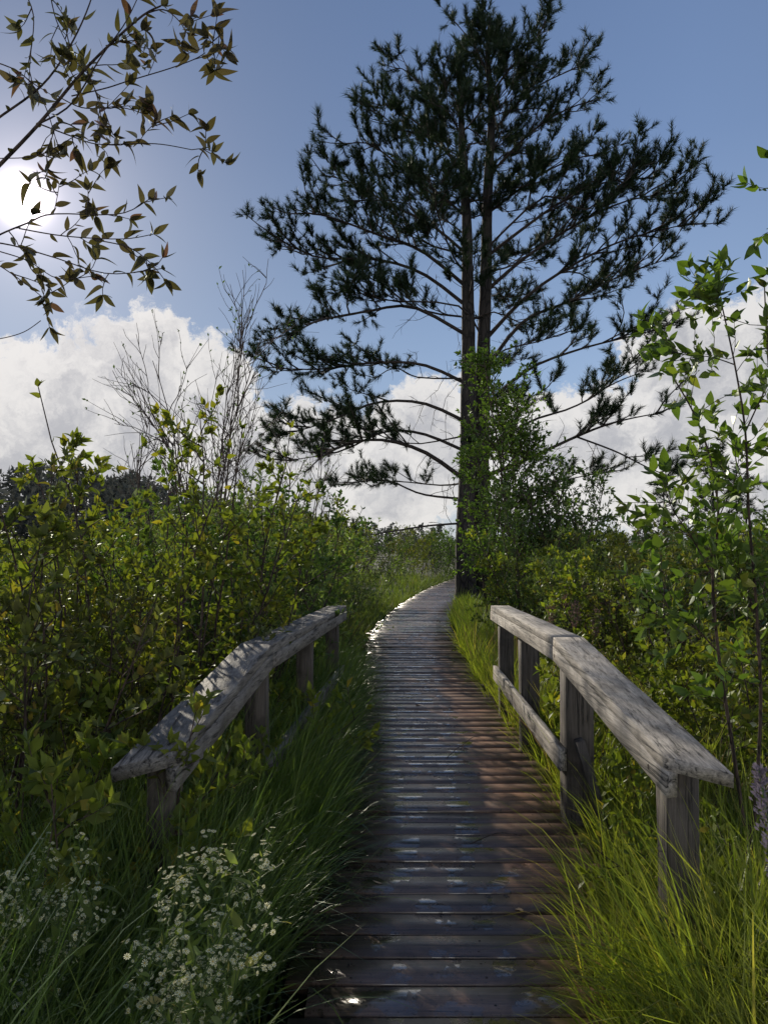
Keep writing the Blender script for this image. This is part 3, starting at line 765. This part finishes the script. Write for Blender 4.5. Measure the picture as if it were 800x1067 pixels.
# bare twiggy shrubs
def bare(x, y, H, nst, nbr, label, spread=.22, nl=3):
    r_ = empty('bare_shrub', (x, y, float(ground_z(x, y)))); tag(r_, label, 'shrub')
    sm = MB(); acc = []
    for k in range(nst):
        a = 6.28 * k / nst + rng.uniform(-.4, .4)
        s = bend_line([.05 * math.cos(a), .05 * math.sin(a), -.1], [spread * math.cos(a), spread * math.sin(a), 1], H * rng.uniform(.75, 1), 14, .06, .02)
        tube(sm, s, np.linspace(.02, .004, len(s)), 5)
        ts = np.sort(rng.uniform(.35, .97, nbr)); p, d = along(s, ts)
        for q in range(nbr):
            rd = norm(rng.normal(0, 1, 3)); b = bend_line(p[q], d[q] * .9 + rd * .6, H * .22 * rng.uniform(.5, 1.2), 6, .12, .05)
            tube(sm, b, np.linspace(.007, .003, len(b)), 3)
            for w in range(4):
                pp_, dd_ = along(b, rng.uniform(.2, .95)); tw = bend_line(pp_[0], dd_[0] + norm(rng.normal(0, 1, 3)) * .7, H * .09 * rng.uniform(.5, 1.3), 4, .15, .03)
                tube(sm, tw, np.linspace(.0042, .002, len(tw)), 3); 
                if rng.random() < .3: leaves_on(acc, tw, nl, .05, .3, whorl=1)
    sm.build('stems', M['twig'], r_); lb = MB(); flush(lb, acc, LEAF_S); lb.build('leaves', M['shrub_dark'], r_)
bare((215 - 400) / F * 9.5, 9.5, 4.7, 6, 18, 'tall nearly bare shrub of fine grey twigs rising above the left thicket', .12)
bare((160 - 400) / F * 10.5, 10.5, 3.6, 4, 9, 'shorter leafless shrub of reddish twigs left of the tall bare one', .22)
bare((300 - 400) / F * 13, 13, 3.6, 5, 10, 'twiggy thin shrub standing against the low left branches of the pine', .2)
bare((675 - 400) / F * 22, 22, 3.4, 3, 7, 'thin dead shrub poking above the meadow at the right', .15, 2)

# small pines far off on the right
def small_pine(x, y, H, label):
    r_ = empty('small_pine', (x, y, float(ground_z(x, y)))); tag(r_, label, 'tree')
    sm = MB(); tube(sm, bend_line([0, 0, -.1], [0, 0, 1], H, 10, .02), np.linspace(.10, .02, 11), 7); sm.build('trunk', M['pine_bark'], r_)
    P_ = []; D_ = []; sm = MB(); zz = H * .3; az = 0
    while zz < H:
        az += 2.4; e = (H - zz) * .28 + .3; d = np.array([math.cos(az), math.sin(az), .35])
        b = bend_line([0, 0, zz], d, e, 4, .08, .05); tube(sm, b, np.linspace(.03, .01, 5), 4)
        for k in range(7):
            p, dd = along(b, rng.uniform(.35, 1)); P_.append(p[0] + rng.normal(0, .12, 3)); D_.append(norm(dd[0] + rng.normal(0, .4, 3)))
        zz += .22
    sm.build('branches', M['pine_limb'], r_)
    P_ = np.array(P_); D_ = np.array(D_); n = len(P_); nn = 20
    nd = norm(D_[:, None] + rng.normal(0, .7, (n, nn, 3))); sd = norm(np.cross(nd, rng.normal(0, 1, (n, nn, 3)))); b = np.repeat(P_[:, None], nn, 1)
    v = np.stack([b - sd * .014, b + sd * .014, b + nd * .3], 2).reshape(-1, 3); mb = MB(); mb.add(v, np.arange(len(v)).reshape(-1, 3)); mb.build('crown', M['needle'], r_)
small_pine((692 - 400) / F * 34, 34, 4.6, 'small slender pine above the bushes beyond the right meadow')
small_pine((745 - 400) / F * 30, 30, 5.6, 'small pine partly behind the tall right hand sapling')
small_pine((775 - 400) / F * 38, 38, 5.2, 'small distant pine close to the right picture edge')

# ------------------------------------------------------------------ traced near plants
def traced(name, polys, Y0, base, sizes, label, mat, r0, extra, leaf, nleaf, tmpl, dys=None, whorl=5, stemmat='stem', cat='tree', nsub=0, blen=.12):
    root_ = empty(name, base); tag(root_, label, cat); sm = MB(); acc = []
    for k, (pl, r, nl) in enumerate(polys):
        dy = rng.uniform(-.12, .12) if k else 0
        pts = np.array([P(a, b_, Y0 + dy * (i_ / max(1, len(pl) - 1))) if not isinstance(a, tuple) else np.array(a) for i_, (a, b_) in enumerate(pl)])
        pts = spline(pts, max(6, 4 * len(pl))); tube(sm, pts, np.linspace(r, max(.0012, r * .35), len(pts)), 6)
        if nl:
            leaves_on(acc, pts, nl, leaf, .25, whorl=whorl)
            for q in range(extra):
                p, d = along(pts, rng.uniform(.25, .95)); rd = norm(rng.normal(0, 1, 3))
                tw = bend_line(p[0], d[0] * .7 + rd * .8, blen * rng.uniform(.5, 1.2), 4, .14, .05)
                tube(sm, tw, np.linspace(.0018, .001, 5), 4); leaves_on(acc, tw, nleaf, leaf, .3, whorl=whorl)
    return root_, sm, acc
br = [
 ([(-40, 212), (0, 172), (41, 129), (90, 71), (144, 20), (168, 6)], .0065, 8),
 ([(-40, 150), (0, 122), (45, 88), (75, 45), (95, 0), (100, -30)], .004, 9),
 ([(41, 129), (75, 108), (105, 60), (130, 25), (145, -5)], .0028, 8),
 ([(-20, 60), (20, 75), (45, 105), (60, 150)], .002, 7),
 ([(20, -20), (35, 15), (32, 60), (30, 95)], .002, 8),
 ([(50, -20), (58, 18), (70, 45)], .002, 2),
 ([(75, 100), (110, 92), (135, 84), (175, 72), (202, 62), (214, 55)], .002, 0),
 ([(202, 62), (222, 56), (232, 50)], .0013, 4),
 ([(222, 58), (228, 45), (227, 30)], .001, 3),
 ([(155, 77), (160, 66), (163, 55)], .001, 1),
 ([(41, 129), (75, 142), (100, 150), (128, 150)], .0022, 8),
 ([(128, 150), (165, 150), (200, 156)], .0016, 0),
 ([(200, 156), (212, 155), (222, 158)], .0013, 5),
 ([(145, 148), (152, 138), (162, 128)], .001, 3),
 ([(0, 165), (40, 162), (78, 142)], .0014, 4),
 ([(90, 71), (100, 95), (110, 118), (118, 140)], .0018, 8),
 ([(60, 100), (85, 112), (112, 112), (130, 108)], .0018, 8),
 ([(150, 15), (170, 10), (185, 20), (196, 36)], .0022, 6),
 ([(105, 55), (120, 45), (140, 42)], .0014, 4),
 ([(-40, 268), (-5, 247), (30, 232), (56, 223), (124, 223), (155, 208)], .003, 7),
 ([(-30, 250), (10, 255), (56, 268), (112, 285), (168, 280)], .0025, 10),
 ([(20, 238), (68, 246), (127, 249), (160, 244)], .002, 9),
 ([(-30, 262), (0, 277), (30, 298), (52, 316)], .002, 7),
 ([(100, 250), (135, 258), (158, 275), (172, 292)], .0018, 5),
 ([(0, 262), (30, 272), (60, 290), (95, 288)], .0018, 7),
 ([(-30, 356), (0, 353), (25, 346), (43, 334)], .0014, 0),
 ([(56, 223), (60, 205), (62, 192)], .0012, 1),
 ([(90, 223), (92, 208), (92, 198)], .0012, 1),
]
Yn = 2.25; bx_ = np.array([-1.75, Yn + .1, float(ground_z(-1.75, Yn))])
root_, sm, acc = traced('overhanging_tree', br, Yn, bx_, None, 'small tree leaning in at the top left, its leafy twigs around the sun', 'near_leaf', .01, 3, .048, 3, LEAF_B, whorl=3, blen=.10)
# its trunk stands just outside the picture
tr = spline([bx_ - [0, 0, .1], [-1.72, Yn + .12, .8], [-1.62, Yn + .08, 1.7], [-1.58, Yn + .02, 2.5], [-1.50, Yn, 3.4]], 20)
tube(sm, tr, np.linspace(.032, .008, 20), 8)
for (tpx, zz) in ((P(-40, 212, Yn), 2.15), (P(-40, 150, Yn), 2.4), (P(-40, 268, Yn), 2.0), (P(-30, 250, Yn), 2.05), (P(-30, 262, Yn), 1.95), (P(-20, 60, Yn), 2.7), (P(20, -20, Yn), 3.0), (P(50, -20, Yn), 3.1), (P(-30, 356, Yn), 1.8)):
    p0 = tr[int(np.argmin(np.abs(tr[:, 2] - zz)))]; tube(sm, spline([p0, (p0 + tpx) / 2 + [0, 0, .02], tpx], 8), np.linspace(.007, .004, 8), 6)
sm.build('trunk', M['stem'], root_, smooth=True, loc=bx_); lb = MB(); flush(lb, acc, LEAF_B); lb.build('foliage', M['near_leaf'], root_, smooth=True, loc=bx_)

Yr = 3.4; bx_ = np.array([1.62, Yr, float(ground_z(1.62, Yr))])
br = [
 ([(775, 860), (760, 760), (748, 680), (742, 600), (748, 540), (740, 480), (722, 430), (700, 392)], .009, 10),
 ([(785, 860), (792, 740), (788, 640), (780, 540), (776, 450), (765, 380), (752, 320)], .009, 12),
 ([(795, 860), (815, 740), (820, 600), (812, 480), (800, 380), (796, 300)], .008, 12),
 ([(815, 600), (845, 450), (838, 300), (815, 200), (800, 165)], .005, 1),
 ([(776, 450), (800, 400), (830, 350)], .004, 8),
 ([(742, 600), (720, 560), (700, 530), (690, 500)], .004, 8),
 ([(748, 680), (720, 650), (700, 640), (685, 610)], .004, 8),
 ([(765, 380), (740, 372), (715, 370), (695, 366)], .003, 8),
 ([(752, 330), (748, 318), (746, 312)], .002, 2),
 ([(748, 540), (765, 500), (770, 470)], .003, 8),
 ([(788, 640), (770, 600), (765, 570)], .003, 8),
]
root_, sm, acc = traced('broadleaf_sapling', br, Yr, bx_, None, 'tall broad leaved sapling on the right, higher than the railing, with large yellow green leaves', 'right_leaf', .01, 17, .070, 5, LEAF, whorl=3, blen=.24)
tube(sm, spline([bx_ - [0, 0, .1], P(780, 930, Yr), P(782, 860, Yr)], 6), .014, 6)
sm.build('trunk', M['stem'], root_, smooth=True, loc=bx_); lb = MB(); flush(lb, acc, LEAF); lb.build('foliage', M['right_leaf'], root_, smooth=True, loc=bx_)

# ------------------------------------------------------------------ white flowering plants at bottom left
def daisy():
    v = []; f = []
    n = 9
    for k in range(n):
        a = 2 * math.pi * k / n; c_, s_ = math.cos(a), math.sin(a); b = len(v)
        v += [[.15 * c_, .15 * s_, 0], [.75 * c_ - .17 * s_, .75 * s_ + .17 * c_, .08], [1.0 * c_, 1.0 * s_, .02], [.75 * c_ + .17 * s_, .75 * s_ - .17 * c_, .08]]
        f.append([b, b + 1, b + 2, b + 3])
    return np.array(v), np.array(f)
DAISY = daisy()
a_ = np.linspace(0, 2 * math.pi, 6, endpoint=False)
CEN = (np.concatenate([np.stack([.22 * np.cos(a_), .22 * np.sin(a_), np.full(6, .03)], -1), [[0, 0, .16]]]), np.array([[i, (i + 1) % 6, 6] for i in range(6)]))
def flower_plant(base, tips, nfl, fsize, label, sub=9):
    base = np.array(base); r_ = empty('white_aster', base); tag(r_, label, 'wildflower')
    sm = MB(); acc = []; fp = []; fd = []
    for (tip) in tips:
        tip = np.array(tip); mid = (base + tip) / 2 + np.array([rng.normal(0, .04), rng.normal(0, .04), .10])
        st = spline([base + rng.normal(0, .03, 3) * [1, 1, 0], mid, tip], 12); tube(sm, st, np.linspace(.004, .0018, 12), 5)
        leaves_on(acc, st, 22, .075, .1, whorl=0, open_=1.0)
        for k in range(sub):
            p, d = along(st, rng.uniform(.5, 1)); rd = norm(rng.normal(0, 1, 3) + [0, 0, .6])
            b = bend_line(p[0], d[0] * .6 + rd, rng.uniform(.06, .16), 4, .12, .1); tube(sm, b, np.linspace(.0016, .001, 5), 3)
            leaves_on(acc, b, 5, .028, .1, whorl=0)
            for q in range(nfl):
                p2, d2 = along(b, rng.uniform(.4, 1)); e = bend_line(p2[0], d2[0] * .4 + norm(rng.normal(0, 1, 3) + [0, 0, .8]), rng.uniform(.02, .05), 2, .1, .1)
                tube(sm, e, .0008, 3); fp.append(e[-1]); fd.append(norm(e[-1] - e[-2] + rng.normal(0, .3, 3) * .02 + np.array([0, 0, .01])))
    fp = np.array(fp); fd = np.array(fd); n = len(fp)
    e1 = norm(np.cross(fd, rng.normal(0, 1, (n, 3)))); s_ = fsize * rng.uniform(.55, 1.15, n)
    sm.build('stems', M['greenstem'], r_, loc=base)
    lb = MB(); flush(lb, acc, LEAF_N); lb.build('leaves', M['grass_mead'], r_, loc=base)
    fb = MB(); scatter(fb, DAISY, fp, e1, fd, s_, False); bl = fb.build('blossoms', M['petal'], r_, loc=base); bl['kind'] = 'stuff'
    cb = MB(); scatter(cb, CEN, fp, e1, fd, s_, False); fc = cb.build('flower_centres', M['yellow'], r_, loc=base); fc['kind'] = 'stuff'
    return r_
b1 = [-.62, 2.15, float(ground_z(-.62, 2.15))]
flower_plant(b1, [P(250, 895, 2.1), P(268, 925, 2.05), P(225, 905, 2.15), P(195, 925, 2.1), P(170, 965, 2.05), P(240, 955, 1.98), P(205, 985, 1.95), P(160, 1005, 1.95), P(225, 1015, 1.9), P(255, 1000, 1.9), P(190, 1045, 1.85)], 11, .0082,
    'white flowering aster spilling from the grass at the bottom left, nearer the boardwalk')
b2 = [-1.05, 2.3, float(ground_z(-1.05, 2.3))]
flower_plant(b2, [P(90, 905, 2.3), P(105, 925, 2.25), P(60, 910, 2.35), P(30, 925, 2.3), P(5, 945, 2.25), P(75, 945, 2.2), P(45, 955, 2.2), P(100, 950, 2.2)], 9, .0075,
    'second flowering aster with small yellowish heads at the left picture edge')

# leafy weeds at the right edge of the planks
def weed(x, y, H, label, nst=6, leaf=.06):
    r_ = empty('leafy_weed', (x, y, float(ground_z(x, y)))); tag(r_, label, 'plant'); sm = MB(); acc = []
    for k in range(nst):
        a = 6.28 * k / nst; s = bend_line([.03 * math.cos(a), .03 * math.sin(a), -.02], [.35 * math.cos(a), .35 * math.sin(a), 1], H * rng.uniform(.7, 1), 7, .08, .02)
        tube(sm, s, np.linspace(.003, .0015, 8), 4); leaves_on(acc, s, 12, leaf, .35, whorl=4)
    sm.build('stems', M['greenstem'], r_); lb = MB(); flush(lb, acc, LEAF); lb.build('leaves', M['right_leaf'], r_, smooth=True)
weed(1.02 - .16 + .28, 3.05, .55, 'bright leafy weed at the right edge of the planks by the near railing post')
weed(1.16, 2.75, .5, 'leafy weed in the bottom right grass, nearest to the planks', 5, .055)
weed(1.00, 2.55, .45, 'low leafy weed at the bottom right beside the planks, in front of the taller weeds', 8, .045)
weed(1.30, 3.0, .6, 'leafy weed among the tall grass left of the near right post', 8, .045)
weed(1.28, 2.35, .6, 'leafy weed half buried in the bottom right grass', 7, .05)
weed(1.22, 3.5, .5, 'leafy weed under the right railing between its two nearest posts', 8, .045)
weed(1.62, 2.7, .65, 'leafy weed behind the near end post of the right railing', 7, .05)
weed(1.45, 2.5, .7, 'upright leafy weed in front of the near end of the right railing', 6, .05)
weed(1.75, 2.3, .75, 'leafy weed close to the bottom right corner', 6, .05)
weed(-.95, 3.1, .7, 'dark leafy weed under the near end of the left railing', 6, .05)
# plumes
def plume(x, y, H, label, mat='plume', n=260, size=.16, group=None, lean=(.15, 0), name='seed_plume', top=None, w=.045):
    r_ = empty(name, (x, y, float(ground_z(x, y)))); tag(r_, label, 'plant', group); sm = MB()
    s = bend_line([0, 0, -.05], [lean[0] * .4, lean[1], 1], H, 10, .03, -.01) if top is None else spline([[0, 0, -.05], (np.array(top) - np.array(r_.location)) * [.45, .45, .6], np.array(top) - np.array(r_.location)], 12)
    tube(sm, s, np.linspace(.004, .002, len(s)), 4); sm.build('stem', M['greenstem'], r_)
    L = size; sl = np.sum(np.linalg.norm(np.diff(s, axis=0), axis=1)); t = 1 - rng.uniform(0, 1, n) ** 1.1 * (L / sl)
    p, d = along(s, t); k = (1 - t) * sl / L
    rr_ = norm(rng.normal(0, 1, (n, 3))); p = p + rr_ * (w * np.sin(np.clip(k * .9 + .1, 0, 1) * math.pi) * rng.uniform(.1, 1, n))[:, None]
    lb = MB(); scatter(lb, LEAF_S, p, norm(d + rr_ * .9), rng.normal(0, 1, (n, 3)), .018 * (.62 if mat == 'purple' else 1.6)); lb.build('plume_head', M[mat], r_)
for k, (px, py, Y_) in enumerate([(600, 628, 8.5), (615, 618, 9), (630, 610, 9.2), (640, 625, 8.8), (590, 612, 9.6), (652, 600, 9.6), (622, 636, 8.2), (575, 628, 9.2), (662, 618, 9), (608, 600, 10)]):
    q = P(px, py, Y_); plume(q[0] - .06, Y_, 0, 'pinkish brown feathery seed plume behind the right railing', group='seed plumes behind the right railing', top=q, size=.28, w=.07, n=200)
q = P(797, 792, 1.55); plume(.80, 1.35, 0, 'purple grey flower spike leaning in at the right edge beside the railing end', 'purple', 420, .24, None, top=P(790, 800, 1.5), name='flower_spike', w=.028)

# litter on the planks
def fallen(px, py, size, label, mat='fallen'):
    d = ray(px, py); t = (CAMZ - .004) / -d[2]; p = np.array([d[0] * t, d[1] * t, .006])
    lb = MB(); a = rng.uniform(0, 6.28); scatter(lb, LEAF, np.zeros((1, 3)), [[math.cos(a), math.sin(a), .06]], [[.1, .1, 1]], [size])
    o = lb.build('fallen_leaf', M[mat]); o.location = p; tag(o, label, 'leaf')
fallen(536, 948, .06, 'pale fallen leaf on the planks near the right grass')
fallen(436, 735, .08, 'small pale leaf lying in the middle of the bridge planks')
fallen(420, 672, .16, 'dark fallen leaf on the planks beyond the footbridge', 'fallen_red')
fallen(478, 705, .08, 'pale leaf by the far right post of the footbridge')
fallen(398, 921, .05, 'tiny leaf on the wet planks in the foreground')
def stick(a, b, c_, r, label):
    pts = []
    for (px, py) in (a, b, c_):
        d = ray(px, py); t = (CAMZ - .012) / -d[2]; pts.append([d[0] * t, d[1] * t, .012])
    mb = MB(); s = spline(pts, 10); s[:, 2] += np.abs(rng.normal(0, .003, 10)); tube(mb, s, np.linspace(r, r * .5, 10), 6, True)
    o = mb.build('fallen_twig', M['stem'], loc=pts[0]); o.location = pts[0]; tag(o, label, 'twig')
stick((352, 808), (372, 800), (398, 794), .006, 'curved dark twig lying across the left side of the planks')
stick((490, 880), (520, 868), (545, 872), .003, 'thin straw coloured stick on the planks by the dry grass')
stick((465, 790), (490, 770), (500, 768), .003, 'short thin stick on the planks inside the right railing')

# ------------------------------------------------------------------ far wood
mb = MB()
P_ = []; S_ = []
def far_tree(x, y, H, con):
    n = int(520 * (1 if not con else .8)); t = rng.uniform(0, 1, n)
    if con: r = (1 - t) * H * .22 + .1
    else: r = H * .28 * np.sqrt(np.clip(1 - (t * 2 - 1) ** 2, .02, 1))
    a = rng.uniform(0, 6.28, n); q = np.sqrt(rng.uniform(.2, 1, n)) * r
    lump = 1 + .25 * np.sin(a * 3 + x) * np.cos(t * 9 + y)
    z0 = .02 * H if con else .12 * H
    P_.append(np.stack([x + q * lump * np.cos(a), y + q * lump * np.sin(a), z0 + t * (H - z0)], -1)); S_.append(H * rng.uniform(.04, .11, n))
for k in range(330):
    y_ = rng.uniform(75, 120); x_ = rng.uniform(-85, 90)
    px = 400 + F * x_ / y_
    tp = np.interp(px, [-200, 0, 60, 130, 200, 300, 400, 520, 700, 900], [474, 478, 482, 492, 512, 530, 545, 548, 552, 545])
    H = P(px, tp + rng.uniform(0, 22), y_)[2]
    far_tree(x_, y_, max(2.5, H), rng.random() < .35)
p = np.concatenate(P_); s = np.concatenate(S_)
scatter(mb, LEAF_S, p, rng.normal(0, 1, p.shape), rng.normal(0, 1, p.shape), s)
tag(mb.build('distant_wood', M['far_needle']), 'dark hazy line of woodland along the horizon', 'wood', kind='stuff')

# ------------------------------------------------------------------ sun and sky
sd = norm(ray(25, 207)); el = math.asin(sd[2]); azm = math.atan2(sd[0], sd[1])
sun = bpy.data.objects.new('sun', bpy.data.lights.new('sun', 'SUN')); col.objects.link(sun)
sun.data.energy = 5.0; sun.data.angle = R(.6); sun.data.color = (1, .90, .74)
sun.rotation_euler = Vector((-sd[0], -sd[1], -sd[2])).to_track_quat('-Z', 'Y').to_euler()
w = bpy.data.worlds.new('World'); sc.world = w; w.use_nodes = True; nt = w.node_tree; nt.nodes.clear(); g = G(nt)
sky = g.n('ShaderNodeTexSky', {'sky_type': 'NISHITA'}); sky.sun_disc = False; sky.sun_elevation = el; sky.sun_rotation = azm
sky.air_density = 1.0; sky.dust_density = .6; sky.ozone_density = 2.5
tc = g.n('ShaderNodeTexCoord'); D = g.vm('NORMALIZE', tc.outputs['Generated']).outputs[0]
sep = g.n('ShaderNodeSeparateXYZ', None, Vector=D); zc = sep.outputs[2]
skyc = g.mix(1.0, sky.outputs[0], (.62, .62, .72, 1), 'MULTIPLY')
# clouds
nd_ = g.n('ShaderNodeTexNoise', None, Vector=D, Scale=9.0, Detail=8, Roughness=.65)
off = g.vm('SCALE', g.vm('SUBTRACT', nd_.outputs['Color'], (.5, .5, .5)).outputs[0]); off.inputs[3].default_value = .13
Dd = g.vm('ADD', D, off.outputs[0]).outputs[0]
Dd = g.vm('MULTIPLY', Dd, (1, 1, 1.15)).outputs[0]
blobs = [(150, 400, .115), (60, 430, .12), (215, 430, .10), (-40, 440, .13), (120, 470, .13), (20, 490, .12), (330, 470, .09), (400, 500, .11), (450, 455, .10), (560, 480, .11), (640, 470, .12), (720, 385, .085), (700, 470, .12), (790, 420, .11), (850, 380, .13), (790, 500, .12), (300, 520, .1), (255, 480, .09)]
Mx = None
for (px, py, r) in blobs:
    c_ = norm(ray(px, py)) * np.array([1, 1, 1.15])
    L = g.n('ShaderNodeVectorMath', {'operation': 'DISTANCE'}, i0=Dd, i1=tuple(c_)).outputs['Value']
    v_ = g.math('SUBTRACT', 1.0, g.math('DIVIDE', L, r))
    Mx = v_ if Mx is None else g.math('MAXIMUM', Mx, v_)
# plus an unseen cloud belt beside and behind the camera, added as fill light
belt = g.mr(zc, .02, .85, 1, 0)
bn = g.noise(D, 4.0, 7, .6)
beltv = g.math('SUBTRACT', g.math('ADD', g.math('MULTIPLY', bn, 1.6), g.math('MULTIPLY', belt, .7)), 1.15)
behind = g.mr(sep.outputs[1], .5, .75, 1, 0)
beltv = g.math('SUBTRACT', g.math('MULTIPLY', beltv, 1.0), g.math('SUBTRACT', 1.0, behind))
Mx = g.math('MAXIMUM', Mx, beltv)
fine = g.noise(Dd, 26.0, 8, .65)
Mf = g.math('ADD', Mx, g.math('MULTIPLY', g.math('SUBTRACT', fine, .5), 1.1))
alpha = g.mr(Mf, .04, .26)
shade = g.mr(g.math('ADD', Mf, g.math('MULTIPLY', g.math('SUBTRACT', g.noise(Dd, 15.0, 8, .62), .5), 2.2)), .25, 1.15)
ccol = g.mix(shade, (6.7, 6.5, 6.3, 1), (3.9, 3.9, 4.1, 1))
ccol = g.mix(behind, ccol, (15, 14.5, 13.6, 1))  # out-of-view clouds brightened to add frontal fill
flat = g.ramp(zc, [(0, (4.3, 5.3, 6.5)), (.22, (3.1, 4.2, 5.9)), (.45, (1.8, 2.7, 4.5)), (.8, (1.0, 1.6, 3.1))])
skyc = g.mix(.62, skyc, flat)
hz = g.mr(zc, -.02, .10, 1, 0)
dt = g.n('ShaderNodeVectorMath', {'operation': 'DOT_PRODUCT'}, i0=D, i1=tuple(sd)).outputs['Value']
ang = g.math('ARCCOSINE', g.math('MINIMUM', dt, .999999))
nf = g.mr(ang, .0, .75, .50, 1.0, False)
skyc = g.mix(1.0, skyc, g.n('ShaderNodeCombineColor', None, Red=g.math('MULTIPLY', nf, g.mr(ang, 0, .8, .82, 1.0, False)), Green=g.math('MULTIPLY', nf, g.mr(ang, 0, .8, .96, 1.0, False)), Blue=g.math('MULTIPLY', nf, g.mr(ang, 0, .8, 1.05, 1.0, False))).outputs[0], 'MULTIPLY')
skyc = g.mix(g.math('MULTIPLY', hz, .35), skyc, (4.2, 4.5, 5.2, 1))
# scattering glow around the sun
dt = g.n('ShaderNodeVectorMath', {'operation': 'DOT_PRODUCT'}, i0=D, i1=tuple(sd)).outputs['Value']
ang = g.math('ARCCOSINE', g.math('MINIMUM', dt, .999999))
glow = g.math('EXPONENT', g.math('MULTIPLY', ang, -8.0))
glow2 = g.math('EXPONENT', g.math('MULTIPLY', ang, -24.0))
core = g.math('EXPONENT', g.math('MULTIPLY', g.math('MULTIPLY', ang, ang), -3400.0))
gs = g.math('ADD', g.math('MULTIPLY', glow, 1.7), g.math('ADD', g.math('MULTIPLY', glow2, 7.0), g.math('MULTIPLY', core, 60.0)))
tot = g.mix(g.math('MULTIPLY', alpha, .93), skyc, ccol)
gc = g.n('ShaderNodeCombineXYZ', None, X=gs, Y=g.math('MULTIPLY', gs, .86), Z=g.math('MULTIPLY', gs, .84))
tot = g.vm('ADD', tot, gc.outputs[0]).outputs[0]
bg = g.n('ShaderNodeBackground', None, Color=tot, Strength=.122)
g.n('ShaderNodeOutputWorld', None, Surface=bg.outputs[0])
w.cycles.sampling_method = 'MANUAL'; w.cycles.sample_map_resolution = 1024
sc.cycles.max_bounces = 4; sc.cycles.transparent_max_bounces = 4; sc.cycles.sample_clamp_indirect = 6
